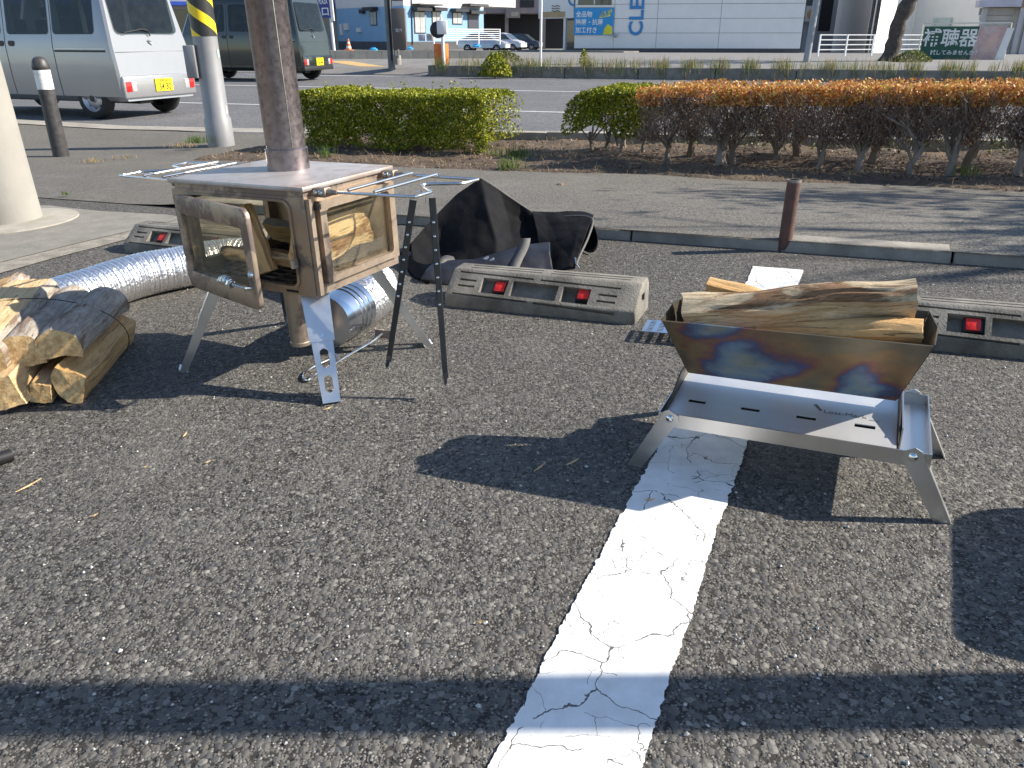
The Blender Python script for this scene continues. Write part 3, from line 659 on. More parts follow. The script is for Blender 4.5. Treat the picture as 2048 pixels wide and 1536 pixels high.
cax = (dp[-1] - dp[-2]).normalized(); cM = Matrix.Translation(dp[-1]) @ cax.to_track_quat('Z', 'Y').to_matrix().to_4x4()
MB().lathe([(.0775, -.03), (.0775, -.005), (.0755, -.003), (.0755, .012), (.0785, .014), (.0785, .022), (.0755, .024), (.0755, .034), (.0785, .036), (.0785, .044), (.0755, .046), (.0755, .12)], 36, M=cM, caps=False).build('metal_collar', M['zinc'], duct, smooth=True)
MB().lathe([(.0, .119), (.0755, .119)], 36, M=cM, caps=False).build('end_plate', M['zinc'], duct)

# ------------------------------------------------------------------ tongs hung on the right rack, poker on the ground
tg = thing('fire_tongs', 'black riveted fire tongs hanging from the wire rack', 'tongs', Matrix())
def arm(p0, p1, nm):
    p0, p1 = Vector(p0), Vector(p1); d = (p1 - p0); L_ = d.length; d.normalize(); vw = (Vector((0, 0, .8)) - p0).normalized()
    side = d.cross(Vector((0, -1, .2))).normalized(); nn = side.cross(d).normalized()
    if nn.y > 0: nn = -nn
    mb = MB(); w_ = .0062
    def q(u, a, h): return p0 + d * (u * L_) + side * a + nn * h
    mb.hexa([q(0, -w_, 0), q(0, w_, 0), q(1, w_ * .75, 0), q(1, -w_ * .75, 0)], [q(0, -w_, .002), q(0, w_, .002), q(1, w_ * .75, .002), q(1, -w_ * .75, .002)])
    for s_ in (-1, 1): mb.hexa([q(0, s_ * w_, 0), q(0, s_ * (w_ + .0016), 0), q(1, s_ * (w_ * .75 + .0016), 0), q(1, s_ * w_ * .75, 0)], [q(0, s_ * w_, -.010), q(0, s_ * (w_ + .0016), -.010), q(1, s_ * (w_ * .75 + .0016), -.008), q(1, s_ * w_ * .75, -.008)])
    o = mb.build(nm, M['blackmetal'], tg)
    for k in range(7):
        u = .13 + k * .075
        MB().lathe([(.0036, 0), (.0032, .0022), (.0015, .0034), (0, .0036)], 8, M=Matrix.Translation(q(u, 0, .002)) @ nn.to_track_quat('Z', 'Y').to_matrix().to_4x4()).build('rivet', M['chrome'], o, smooth=True)
    MB().prism([q(.965, -w_ * .7, .0022), q(.965, w_ * .7, .0022), q(1.02, w_ * .7, .014), q(1.035, 0, .016), q(1.02, -w_ * .7, .014)], nn * .002).build('jaw', M['blackmetal'], o)
    return o
T0 = A(826, 400, 1.835); T1 = A(864, 396, 1.845)
arm(T0, A(777, 722, 1.80), 'tong_arm'); arm(T1, A(891, 757, 1.755), 'tong_arm')
hp = [T0 + Vector((0, .0, 0)), A(830, 388, 1.835), A(840, 383, 1.84), A(850, 392, 1.845), A(851, 404, 1.845)]
sp_ = spline(hp, 6); mb = MB()
for a, b in zip(sp_, sp_[1:]): mb.hexa([a + Vector((0, -.01, 0)), b + Vector((0, -.01, 0)), b + Vector((0, .01, 0)), a + Vector((0, .01, 0))], [a + Vector((.0, -.01, .002)), b + Vector((0, -.01, .002)), b + Vector((0, .01, .002)), a + Vector((0, .01, .002))])
mb.build('hook', M['steel_leg'], tg)
sp_ = spline([A(851, 404, 1.845), A(856, 394, 1.85), A(865, 390, 1.85), T1], 6); mb = MB()
for a, b in zip(sp_, sp_[1:]): mb.hexa([a + Vector((0, -.01, 0)), b + Vector((0, -.01, 0)), b + Vector((0, .01, 0)), a + Vector((0, .01, 0))], [a + Vector((.001, -.01, .002)), b + Vector((.001, -.01, .002)), b + Vector((.001, .01, .002)), a + Vector((.001, .01, .002))])
mb.build('hook', M['steel_leg'], tg)

pk = thing('ash_rake', 'thin wire ash rake with looped handle lying under the stove', 'poker', Matrix())
h0, h1, h2, h3 = G(615, 762), G(636, 735), G(676, 712), G(665, 735); e_ = G(768, 674)
hp = [e_, G(690, 719), h3, G(632, 752), G(617, 764), G(608, 760), G(612, 748), G(632, 735), G(660, 722), G(671, 713), G(674, 720), G(668, 728)]
MB().tube([p + Vector((0, 0, .006 + .02 * max(0, 1 - i / 2) * .4)) for i, p in enumerate(spline(hp, 5))], .0038, 8).build('rod', M['wire'], pk, smooth=True)
a, b = G(750, 676), G(791, 680)
MB().prism([a + Vector((0, 0, .002)), b + Vector((0, 0, .002)), b + Vector((0, .01, .022)), a + Vector((0, .01, .024))], (0.001, .002, .001)).build('blade', M['stove'], pk)
# ------------------------------------------------------------------ fire-pit grill
M['steel_matt'] = pm('matt_stainless', (.74, .74, .75), (.64, .64, .65), 5, .5, .75, .05, .001, 200, rv=.05)
GR = TR(G(1270, 930), R(-25)); gw = 'steel'
grill = thing('folding_fire_pit', 'folding stainless fire pit with a heat-tinted bowl standing across the white line', 'fire pit', GR)
tb = MB(); x0, x1, yb_, z0, z1 = .043, .518, .262, .100, .126
tb.box(x0, x1, 0, .002, z0 - .002, z1); tb.box(x0, x1, yb_ - .002, yb_, z0, z1); tb.box(x0, x0 + .002, .002, yb_ - .002, z0, z1); tb.box(x1 - .002, x1, .002, yb_ - .002, z0, z1)
tb.box(x0 + .002, x1 - .002, .002, yb_ - .002, z0 + .004, z0 + .006)
tray = tb.build('ash_tray', M['steel'], grill)
# base plate with four air slots
xa, xb, ya, yc = .056, .462, .006, .200
bp = MB(); slots = [(.085, .119), (.187, .222), (.289, .324), (.391, .426)]
cx = [xa] + [q for s_ in slots for q in s_] + [xb]
zA, zB = .1225, .134
def pz(y): return zA + (zB - zA) * (y - ya) / (yc - ya)
def slab(xl, xr, yl, yr): bp.hexa([(xl, yl, pz(yl)), (xr, yl, pz(yl)), (xr, yr, pz(yr)), (xl, yr, pz(yr))], [(xl, yl, pz(yl) + .002), (xr, yl, pz(yl) + .002), (xr, yr, pz(yr) + .002), (xl, yr, pz(yr) + .002)])
slab(xa, xb, ya, .063); slab(xa, xb, .076, yc)
for i in range(0, len(cx), 2): slab(cx[i], cx[i + 1], .063, .076)
plate = bp.build('base_plate', M['steel_matt'], grill)
MB().box(xa + .003, xb - .003, .05, .150, z0 + .0065, z0 + .0085).build('slot_shade', M['dark'], tray)  # dark sheet under the plate, stands in for shade seen through the slots
lm = pm('etched_lettering', (.20, .19, .19), None, 10, .6, .5)
tilt = Matrix.Rotation(math.atan2(zB - zA, yc - ya), 4, 'X')
text('Lost-Mark', .0185, lm, plate, Matrix.Translation((.372, .104, pz(.104) + .0024)) @ tilt, depth=.0001)
text('outdoor', .006, lm, plate, Matrix.Translation((.424, .096, pz(.096) + .0024)) @ tilt, depth=.0001)
q = [(.314, .126), (.328, .104), (.332, .107), (.320, .129)]; MB().prism([(a, b, pz(b) + .0022) for a, b in q], (0, 0, .0003)).build('etched_mark', lm, plate)
# end supports
for xs in (xa - .003, xb + .001):
    MB().prism([(xs, .004, .108), (xs, .205, .108), (xs, .212, .150), (xs, .175, .162), (xs, .13, .162), (xs, .02, .130)], (.0025, 0, 0)).build('end_support', M['soot'], grill)
MB().box(xb + .006, xb + .0085, .05, .235, .108, .145).build('end_support', M['steel'], grill)
# bowl
th = .002
def panel(nm, pts, nrm, mat): return MB().prism(pts, Vector(nrm).normalized() * th).build(nm, mat, grill)
fbl, fbr, ftl, ftr = (.066, .146, .156), (.455, .146, .156), (.038, .013, .309), (.491, .036, .309)
bbl, bbr, btl, btr = (.066, .166, .158), (.455, .166, .158), (.062, .200, .309), (.488, .226, .309)
panel('bowl_front', [fbl, fbr, ftr, ftl], (0, -.8, -.6), M['tint']); panel('bowl_back', [bbl, bbr, btr, btl], (0, .9, -.4), M['soot'])
ml, mr = (.036, .110, .314), (.498, .122, .314)
panel('bowl_end', [(.065, .147, .157), ml, (.0375, .014, .310)], (-1, -.3, -.3), M['soot']); panel('bowl_end', [(.065, .165, .158), (.0615, .200, .309), ml], (-1, .3, -.3), M['soot'])
panel('bowl_end', [(.4555, .147, .157), (.4915, .037, .310), mr], (1, -.3, -.3), M['soot']); panel('bowl_end', [(.4555, .165, .158), mr, (.4885, .226, .309)], (1, .3, -.3), M['soot'])
MB().box(.066, .455, .1465, .1655, .1565, .1585).build('bowl_floor', M['soot'], grill)
# legs
def gleg(xp, xf, y, sgn):
    mb = MB(); zp = .118; d = Vector((xf - xp, 0, -zp)).normalized(); nn = Vector((-d.z, 0, d.x)); w0, w1 = .017, .0135
    a = Vector((xp, y, zp)); f_ = Vector((xf, y, 0)); pts = [a + nn * w0 - d * .004, a + nn * w0 * .6 - d * .014, a - nn * w0 * .6 - d * .014, a - nn * w0 - d * .004]
    s_ = 1 if xf > xp else -1
    e1 = f_ + nn * w1; e2 = f_ - nn * w1
    e1.z = e1.z if e1.z > 0 else 0; e2.z = max(0, e2.z)
    e1 = Vector((xf + w1 * 1.1, y, .0)); e2 = Vector((xf - w1 * 1.1, y, .0))
    if nn.x < 0: e1, e2 = e2, e1
    mb.prism(pts + [e2, e1], (0, -.0025 * sgn, 0))
    o = mb.build('leg', M['steel_leg'], grill)
    fl = MB(); ex = e1 if s_ > 0 and e1.x > e2.x else (e2 if s_ > 0 else (e1 if e1.x < e2.x else e2)); st_ = (a + (nn * w0 if (nn.x > 0) == (s_ > 0) else -nn * w0))
    fl.prism([st_ + d * .02, ex, ex + Vector((0, .016 * sgn, 0)), st_ + d * .02 + Vector((0, .016 * sgn, 0))], Vector((-s_ * .0022, 0, 0))); fl.build('leg_flange', M['steel_leg'], o)
    MB().lathe([(.0075, 0), (.0075, .002), (.005, .0045), (0, .005)], 14, M=Matrix.Translation(a + Vector((0, -.0025 * sgn, 0))) @ Matrix.Rotation(R(90 * sgn), 4, 'X')).build('pivot_screw', M['chrome'], o, smooth=True)
    return o
gleg(.066, .0, -.0008, 1); gleg(.489, .553, -.0008, 1); gleg(.066, .0, yb_ + .0008, -1); gleg(.489, .553, yb_ + .0008, -1)
# wood on the grill
gg = 'logs lying in the fire pit bowl'
log('split_log', 'long flaking-bark log laid across the top of the fire pit', (.062, .078, .303), (.456, .135, .353), [(150, .040, 1), (262, .030, 0), (350, .039, 1), (70, .034, 1)], R(-100), [M['barkpale'], M['barkbrown'], M['endgrain']], 31, frame=GR, group=gg, nseg=40, rough=1.25)
log('split_log', 'pale split wedge under the long log at the right of the fire pit', (.20, .098, .270), (.476, .100, .296), wedge(.034, 110), R(100), [M['wood2'], M['wood'], M['endgrain']], 32, frame=GR, group=gg)
log('split_log', 'pale split log sticking up behind the long one in the fire pit', (.085, .175, .322), (.34, .150, .280), wedge(.030, 110), R(80), [M['wood2'], M['wood'], M['endgrain']], 33, frame=GR, group=gg)
log('split_log', 'short log low in the middle of the fire pit bowl', (.12, .125, .225), (.40, .130, .225), wedge(.038, 110), R(80), WM, 34, frame=GR, group=gg)
# perforated plate on the ground behind it
pp = thing('perforated_plate', 'small perforated steel plate propped between wheel stop and fire pit', 'steel plate', TR(G(1300, 658, .03), R(-20)))
mb = MB(); us = [-.020]; vsx = [-.025]
for i in range(7): us += [-.008 + i * .029, -.008 + i * .029 + .016]
for j in range(7): vsx += [-.016 + j * .0128, -.016 + j * .0128 + .0068]
us.append(.200); vsx.append(.075)
for i in range(len(us) - 1):
    for j in range(len(vsx) - 1):
        if i % 2 == 1 and j % 2 == 1: continue
        mb.box(us[i], us[i + 1], vsx[j], vsx[j + 1], 0, .0016)
mb.build('plate', M['zinc'], pp)
MB().box(.02, .18, .066, .069, -.027, -.001).build('prop_foot', M['zinc'], pp); MB().box(.06, .18, -.018, -.015, -.027, -.001).build('prop_foot', M['zinc'], pp)

# ------------------------------------------------------------------ wheel stops
M['reflector'] = pm('red_reflector', (.75, .03, .02), (.62, .02, .015), 140, .25, 0, .6, .002, 200)
def wheel_stop():
    t = thing('wheel_stop', '', 'wheel stop', Matrix(), 'concrete wheel stops in a row'); L_ = .632; D_ = .175; H_ = .106; hb = .040; ft = .085
    prof = [(0, -.005), (0, hb), (ft, H_), (D_ - .02, H_), (D_, H_ - .02), (D_, -.005)]
    mb = MB(); mb.prism([(0, y, z) for y, z in prof], (L_, 0, 0)); o = mb.build('block', M['stopc'], t, bevel=.006)
    sl_ = math.atan2(H_ - hb, ft); fM = Matrix.Translation((0, 0, hb)) @ Matrix.Rotation(sl_, 4, 'X')     # local y runs up the slope
    fl = math.hypot(H_ - hb, ft); cut = MB()
    def cb(xa, xb, ya, yc, d): cut.box(xa, xb, ya, yc, -d, .03, M=fM)
    for xa, xb in ((.045, .305), (.327, .590)):
        cb(xa, xb, fl * .06, fl * .115, .012); cb(xa, xb, fl * .86, fl * .92, .012)
    for y in (.36, .58):
        cb(.055, .115, fl * y, fl * (y + .07), .011); cb(.525, .585, fl * y, fl * (y + .07), .011)
    for xa, xb, d in ((.135, .225, .026), (.240, .395, .014), (.410, .500, .026)): cb(xa, xb, fl * .22, fl * .76, d)
    boolcut(o, cut)
    ct = MB()
    for xa, xb in ((.05, .30), (.33, .59)):
        for y in (ft + .018, ft + .042): ct.box(xa, xb, y, y + .007, H_ - .007, H_ + .02)
    ct.box(L_ - .02, L_ + .02, .075, .115, .045, .07); ct.box(-.02, .02, .075, .115, .045, .07)
    boolcut(o, ct)
    for xc in (.178, .457):
        MB().box(xc - .024, xc + .024, fl * .30, fl * .70, -.027, -.010, M=fM).build('reflector_holder', M['blackmetal'], t)
        MB().box(xc - .018, xc + .018, fl * .33, fl * .67, -.0098, -.006, M=fM).build('reflector', M['reflector'], t, bevel=.001)
    return t
ws = wheel_stop()
WSd = R(-22.6)
spots = [(G(890, 612), 'grey concrete wheel stop in front of the crumpled black bag'),
         (G(250, 505), 'concrete wheel stop half hidden behind the stove and duct'),
         (G(1792, 694), 'concrete wheel stop cut by the right picture edge behind the fire pit')]
for i, (p, lb) in enumerate(spots):
    o = ws if i == 0 else copy_tree(ws)
    o.matrix_world = LOT @ TR(p, WSd); o['label'] = lb

# ------------------------------------------------------------------ black bag, slumped open
M['fabric'] = pm('black_canvas', (.005, .005, .006), (.010, .010, .012), 14, .78, 0, .6, .005, 26, spec=.12)
M['fabric_in'] = pm('black_lining', (.010, .010, .014), (.017, .017, .022), 9, .45, 0, .4, .006, 22)
M['webbing'] = pm('grey_webbing', (.10, .095, .09), (.07, .068, .065), 90, .7, 0, .4, .002, 300)
bag = thing('stove_bag', 'crumpled open black carry bag slumped behind a wheel stop', 'bag', Matrix())
def cloth(nm, grid, mat, parent, sub=2, thick=.004, wr=.008, seed=0):
    r_, c_ = len(grid), len(grid[0]); vs = [Vector(p) for row in grid for p in row]; fs = [(i * c_ + j, i * c_ + j + 1, (i + 1) * c_ + j + 1, (i + 1) * c_ + j) for i in range(r_ - 1) for j in range(c_ - 1)]
    o = MB().add(vs, fs).build(nm, mat, parent, smooth=True, sharp=180)
    cw = o.data.attributes.new('crease_edge', 'FLOAT', 'EDGE'); cw.data.foreach_set('value', [1.0 if max(e.vertices) < c_ or (nm == 'back_wall' and e.vertices[0] % c_ == 3 and e.vertices[1] % c_ == 3) else random.choice((.1, .5, .9)) for e in o.data.edges])
    m1 = o.modifiers.new('s', 'SUBSURF'); m1.levels = m1.render_levels = 4; m2 = o.modifiers.new('t', 'SOLIDIFY'); m2.thickness = thick
    bpy.context.view_layer.update(); me = bpy.data.meshes.new_from_object(o.evaluated_get(bpy.context.evaluated_depsgraph_get())); o.modifiers.clear(); o.data = me
    for v in me.vertices:
        k = noise.noise(v.co * 9 + Vector((seed,) * 3)) * wr + noise.noise(v.co * 24 + Vector((seed,) * 3)) * wr * .45 + abs(noise.noise(Vector((v.co.x * 13 + v.co.z * 8, seed, v.co.y * 5)))) * wr
        v.co += Vector((.3, -1, .4)).normalized() * k
        if v.co.z < .003: v.co.z = .003
    return o
def AA(l): return [A(px, py, Y) for px, py, Y in l]
# tall back wall with its peak
cloth('back_wall', [AA([(821, 488, 3.02), (868, 434, 3.15), (915, 389, 3.22), (961, 358, 3.25), (1000, 382, 3.25), (1040, 409, 3.24), (1084, 438, 3.20)]),
                    AA([(822, 520, 2.96), (874, 482, 3.10), (925, 442, 3.09), (975, 420, 3.08), (1008, 424, 3.22), (1048, 440, 3.22), (1088, 456, 3.14)]),
                    AA([(832, 548, 2.90), (885, 518, 3.02), (942, 492, 3.0), (992, 480, 3.0), (1022, 474, 3.14), (1060, 474, 3.14), (1100, 480, 3.06)]),
                    AA([(850, 566, 2.82), (900, 552, 2.86), (950, 540, 2.89), (990, 530, 2.9), (1030, 525, 2.9), (1070, 522, 2.92), (1100, 520, 2.94)])], M['fabric'], bag, seed=1)
# outer back side
cloth('back_panel', [AA([(821, 488, 3.03), (868, 434, 3.16), (915, 389, 3.235), (961, 357, 3.265), (1000, 382, 3.265), (1040, 409, 3.255), (1084, 438, 3.215)]),
                     [Vector((-.46, 3.06, .01)), Vector((-.33, 3.26, .03)), Vector((-.22, 3.36, .04)), Vector((-.1, 3.38, .05)), Vector((0, 3.38, .04)), Vector((.1, 3.34, .04)), Vector((.2, 3.28, .03))]], M['fabric'], bag, seed=2)
# right wing: folded over, pointed
cloth('side_flap', [AA([(1062, 423, 3.235), (1090, 428, 3.24), (1130, 424, 3.24), (1168, 424, 3.22), (1186, 432, 3.17)]),
                    AA([(1068, 440, 3.17), (1095, 450, 3.14), (1130, 446, 3.12), (1160, 442, 3.10), (1184, 440, 3.08)]),
                    AA([(1075, 472, 3.06), (1100, 480, 3.02), (1128, 480, 2.98), (1152, 478, 2.95), (1168, 478, 2.94)]),
                    AA([(1080, 505, 2.98), (1100, 515, 2.93), (1122, 520, 2.88), (1140, 522, 2.86), (1152, 522, 2.86)]),
                    AA([(1084, 535, 2.90), (1102, 540, 2.86), (1122, 542, 2.83), (1138, 540, 2.82), (1150, 538, 2.82)])], M['fabric'], bag, seed=5)
cloth('flap_back', [AA([(1062, 423, 3.245), (1130, 424, 3.25), (1186, 432, 3.18)]), [Vector((.14, 3.36, .03)), Vector((.30, 3.30, .03)), Vector((.37, 3.12, .03))], [Vector((.16, 3.30, .004)), Vector((.28, 3.2, .004)), Vector((.33, 3.05, .004))]], M['fabric'], bag, seed=6)
# front pouch
cloth('front_pouch', [AA([(862, 528, 2.86), (900, 522, 2.86), (950, 520, 2.87), (1000, 505, 2.90), (1050, 490, 2.94), (1100, 486, 2.96)]),
                      AA([(850, 545, 2.78), (900, 535, 2.80), (950, 530, 2.81), (1000, 520, 2.83), (1050, 510, 2.86), (1100, 505, 2.88)]),
                      AA([(842, 558, 2.76), (895, 560, 2.74), (950, 560, 2.74), (1000, 556, 2.75), (1050, 550, 2.77), (1105, 542, 2.80)]),
                      AA([(846, 566, 2.77), (895, 575, 2.72), (950, 572, 2.72), (1000, 568, 2.74), (1050, 560, 2.77), (1110, 548, 2.80)])], M['fabric_in'], bag, seed=9, wr=.009)
cloth('left_fold', [AA([(820, 510, 3.0), (828, 522, 2.92), (850, 530, 2.86), (866, 528, 2.84)]), AA([(816, 552, 2.94), (826, 552, 2.86), (846, 556, 2.80), (862, 560, 2.76)]), AA([(820, 562, 2.90), (830, 566, 2.82), (846, 570, 2.77), (860, 574, 2.73)])], M['fabric'], bag, seed=12)
def ribbon(nm, pts, w, mat):
    sp2 = spline(pts, 6); mb = MB(); mb.add([q for a in sp2 for q in (a, a + w)], [(2 * i, 2 * i + 1, 2 * i + 3, 2 * i + 2) for i in range(len(sp2) - 1)])
    o = mb.build(nm, mat, bag, smooth=True); m_ = o.modifiers.new('t', 'SOLIDIFY'); m_.thickness = .003; return o
ribbon('strap', AA([(1042, 478, 2.955), (1040, 490, 2.93), (1034, 505, 2.87), (1026, 520, 2.82), (1018, 538, 2.77)]), Vector((.036, .002, 0)), M['webbing'])
ribbon('strap', AA([(862, 535, 2.84), (878, 520, 2.86), (890, 512, 2.89), (906, 514, 2.9)]), Vector((.012, -.035, -.012)), M['webbing'])
lw = pm('white_print', (.7, .7, .74), None, 5, .6)
for px, py, s_ in ((972, 516, 1), (984, 519, .8), (998, 522, 1.0)):
    a = A(px, py, 2.83); pts = [a + Vector((-.012 * s_, 0, -.002)), a + Vector((.006 * s_, 0, .007)), a + Vector((.012 * s_, 0, .002)), a + Vector((.002 * s_, 0, -.006))]
    MB().prism(pts, (0, -.0015, 0)).build('print_mark', lw, bag)
pts = spline(AA([(962, 360, 3.25), (985, 372, 3.25), (1020, 396, 3.25), (1050, 416, 3.24), (1084, 438, 3.21)]), 8)
MB().tube(pts, .006, 6).build('zip_edge', M['webbing'], bag, smooth=True)
pts = spline(AA([(1110, 436, 3.21), (1150, 432, 3.16), (1184, 438, 3.10), (1178, 470, 2.98), (1160, 510, 2.88), (1152, 530, 2.83)]), 8)
MB().tube(pts, .005, 6).build('zip_edge', M['webbing'], bag, smooth=True)
MB().tube(AA([(1150, 515, 2.83), (1152, 528, 2.82), (1158, 536, 2.82)]), .004, 6).build('zip_pull', M['chrome'], bag)

# ------------------------------------------------------------------ posts and poles on the near side
M['rust'] = pm('rusted_pipe', (.14, .072, .055), (.085, .05, .042), 16, .8, .2, .6, .003, 60)
bo = thing('rusty_pipe_post', 'short rusted hollow steel pipe standing at the kerb', 'post', TR(G(1568, 500)) @ Matrix.Rotation(R(2.2), 4, 'Y'))
MB().lathe([(.026, -.02), (.026, .27), (.022, .27), (.022, .15), (0, .15)], 24, caps=False).build('pipe', M['rust'], bo, smooth=True)
MB().lathe([(.0268, .262), (.0268, .2715), (.0215, .2715)], 24, caps=False).build('rim', pm('worn_rim', (.3, .27, .26), (.15, .11, .1), 30, .6, .5), bo)
bp_ = G(125, 322, -.1)
bo = thing('black_bollard', 'scuffed black bollard with white band and domed top', 'bollard', TR(bp_) @ Matrix.Rotation(R(1.0), 4, 'Y'))
bm_ = pm('scuffed_black_rubber', (.025, .024, .026), (.06, .055, .055), 22, .5, 0, .2, .002)
MB().lathe([(.068, 0), (.066, .10), (.064, .50), (.064, .60)], 28, caps=False).build('shaft', bm_, bo, smooth=True)
MB().lathe([(.0655, .60), (.0655, .755)], 28, caps=False).build('white_band', pm('peeling_white_band', (.78, .76, .74), (.40, .35, .33), 30, .6, lo=.55, hi=.7), bo, smooth=True)
MB().lathe([(.064, .755), (.070, .765), (.070, .785), (.066, .80), (.060, .825), (.045, .848), (.022, .860), (0, .862)], 28).build('dome', bm_, bo, smooth=True)
# concrete utility pole, left edge
up = thing('concrete_utility_pole', 'thick pale concrete utility pole at the left picture edge', 'utility pole', TR(G(18, 446, 0)))
MB().lathe([(.158, -.05), (.155, .3), (.135, 3), (.09, 9)], 48, caps=False).build('shaft', pm('pole_concrete', (.31, .295, .265), (.26, .245, .22), 3, .85, 0, .25, .004, 60), up, smooth=True)
MB().lathe([(.33, -.02), (.325, .012), (.16, .02), (.15, .02)], 40, caps=False).build('base_collar', pm('collar_concrete', (.36, .335, .29), (.26, .24, .2), 8, .9, 0, .4), up)
# grey steel pole with hazard sleeve
gp_ = G(443, 291, -.1)
sg = thing('street_pole', 'grey steel street pole with black and yellow hazard sleeve', 'pole', TR(gp_) @ Matrix.Rotation(R(.9), 4, 'Y'))
gm = pm('grey_pole_paint', (.27, .27, .28), (.23, .23, .24), 6, .45, .2, .05, .002)
MB().lathe([(.128, -.05), (.126, .245), (.113, .275), (.110, 1.0), (.108, 1.4), (.105, 6)], 36, caps=False).build('shaft', gm, sg, smooth=True)
def hazard():
    m, t, b = newmat('hazard_stripes'); c = N(t, 'ShaderNodeTexCoord'); sx = N(t, 'ShaderNodeSeparateXYZ'); t.links.new(c.outputs['Object'], sx.inputs[0])
    at = math_(t, 'ARCTAN2', sx.outputs[1], sx.outputs[0]); x = math_(t, 'ADD', math_(t, 'MULTIPLY', sx.outputs[2], 4.3), math_(t, 'MULTIPLY', at, 2 / (2 * math.pi)))
    k = math_(t, 'GREATER_THAN', math_(t, 'FRACT', math_(t, 'ADD', x, .25)), .58)
    t.links.new(mix(t, k, (.022, .022, .022), (.85, .60, .01)), b.inputs['Base Color']); b.inputs['Roughness'].default_value = .4; return m
MB().lathe([(.1125, .985), (.1125, 2.6)], 36, caps=False).build('hazard_sleeve', hazard(), sg, smooth=True)
MB().box(-.175, -.075, -.14, -.03, .625, .91).build('terminal_box', gm, sg, bevel=.008)
MB().prism([(.108 * math.cos(R(a)) * 1.03, .108 * math.sin(R(a)) * 1.03, z) for a, z in ((-15, .30), (-8, .30), (-5, .36), (-12, .38))], (.002, -.002, 0)).build('paper_scrap', lw, sg)
MB().prism([(.108 * math.cos(R(a)) * 1.04, .108 * math.sin(R(a)) * 1.04, z) for a, z in ((-20, .80), (-4, .80), (-4, .87), (-20, .87))], (.002, -.002, 0)).build('sticker', pm('green_sticker', (.25, .42, .36), (.4, .5, .45), 60, .5), sg)
# small things on the asphalt
o = MB().tube([G(-40, 930, .014), G(24, 909, .014)], [.014, .0135], 18).solo('black_tube', M['blackmetal'], 'end of a black tube lying at the left picture edge', 'tube', smooth=True)
o = MB().lathe([(0, -.012), (.03, -.008), (.035, .004), (.02, .018), (0, .02)], 7).solo('stone', pm('brown_stone', (.22, .16, .11), (.14, .10, .07), 20, .9), 'small brown stone on the pavement beyond the bag', 'stone', TR(G(1121, 371, -.0), 0.4) @ Matrix.Scale(.75, 4))
SPL = ['longest pale wood splinter, near the left picture edge', 'short wood splinter in the open asphalt below the stove', 'thin splinter in the shadow left of the fire pit leg', 'splinter on the asphalt in front of the firewood bundle', 'splinter far left, below the longest one', 'splinter just in front of the nearest stove leg', 'splinter in the fire pit shadow close to its left leg', 'tiny splinter midway between firewood and stove leg', 'small splinter on the open asphalt left of centre', 'splinter on the white line beside the fire pit', 'lone splinter on the asphalt nearest the camera, left of the white line']
mb = MB(); ch = [(58, 972, .055, 60), (497, 957, .016, -50), (1080, 935, .04, 50), (370, 870, .018, 80), (188, 1032, .016, 20), (655, 818, .022, 30), (1145, 925, .035, 35), (290, 935, .012, 10), (415, 925, .014, 20), (1300, 1000, .02, 0), (960, 1245, .010, 0)]
for i, (px, py, l_, a) in enumerate(ch):
    p = G(px, py, .004); d = Vector((math.cos(R(a)), math.sin(R(a)), 0)) * l_ / 2; n_ = Vector((-d.y, d.x, 0)).normalized() * .0022
    MB().prism([p - d, p + n_, p + d + Vector((0, 0, .003)), p - n_], (0, 0, .0015)).solo('wood_splinter', M['wood2'], SPL[i], 'splinter', group='wood splinters scattered on the asphalt')
vs = []; fs = []
for i in range(700):
    px, py = random.uniform(-50, 2100), 470 + 1060 * random.random() ** 1.3
    p = G(px, py, .003); d = p - K0
    if d.dot(KN) > -.05: continue
    r_ = random.uniform(.0012, .0042) * random.uniform(.5, 1.1); n0 = len(vs); k = 5; a0 = random.random() * 6
    for j in range(k): rr = r_ * random.uniform(.6, 1.2); vs.append((p.x + rr * math.cos(a0 + j * 6.283 / k), p.y + rr * math.sin(a0 + j * 6.283 / k), .002))
    vs.append((p.x, p.y, .002 + r_ * .9)); fs += [(n0 + j, n0 + (j + 1) % k, n0 + k) for j in range(k)]
o = MB().add(vs, fs).build('stone_chips', pm('pale_chips', (.55, .54, .52), (.28, .27, .26), 60, .7)); o.matrix_world = LOT.copy(); setp(o, 'pale stone chips scattered over the asphalt', 'gravel', kind='stuff')
# things outside the picture on the right whose shadows fall into it
MB().lathe([(.05, 0), (.05, 2.6)], 20).solo('sign_post', gm, 'grey round steel post standing to the right of the view', 'post', TR((2.05, .725, 0)) @ Matrix.Rotation(R(-2.6), 4, 'X'))
tbx = thing('shadow_tub', 'unseen rounded dark tub added to cast the shadow at the right', 'tub', TR((1.235, 1.01, 0), R(-27)))  # unseen tub, added and turned only for the rounded shadow it casts
mb = MB(); prf = rrect(-.18, .22, .002, .36, .06, 7); mb.prism([(-.0, y * 1.02, z) for y, z in prf], (.40, 0, 0)); mb.build('body', M['fabric'], tbx, bevel=.01); MB().box(.05, .35, -.12, .18, .361, .372).build('lid', M['fabric'], tbx, bevel=.004)
MB().tube([(.2, -.05, .35), (.2, -.04, .40), (.2, .10, .40), (.2, .11, .35)], .008, 8).build('handle', M['fabric'], tbx)
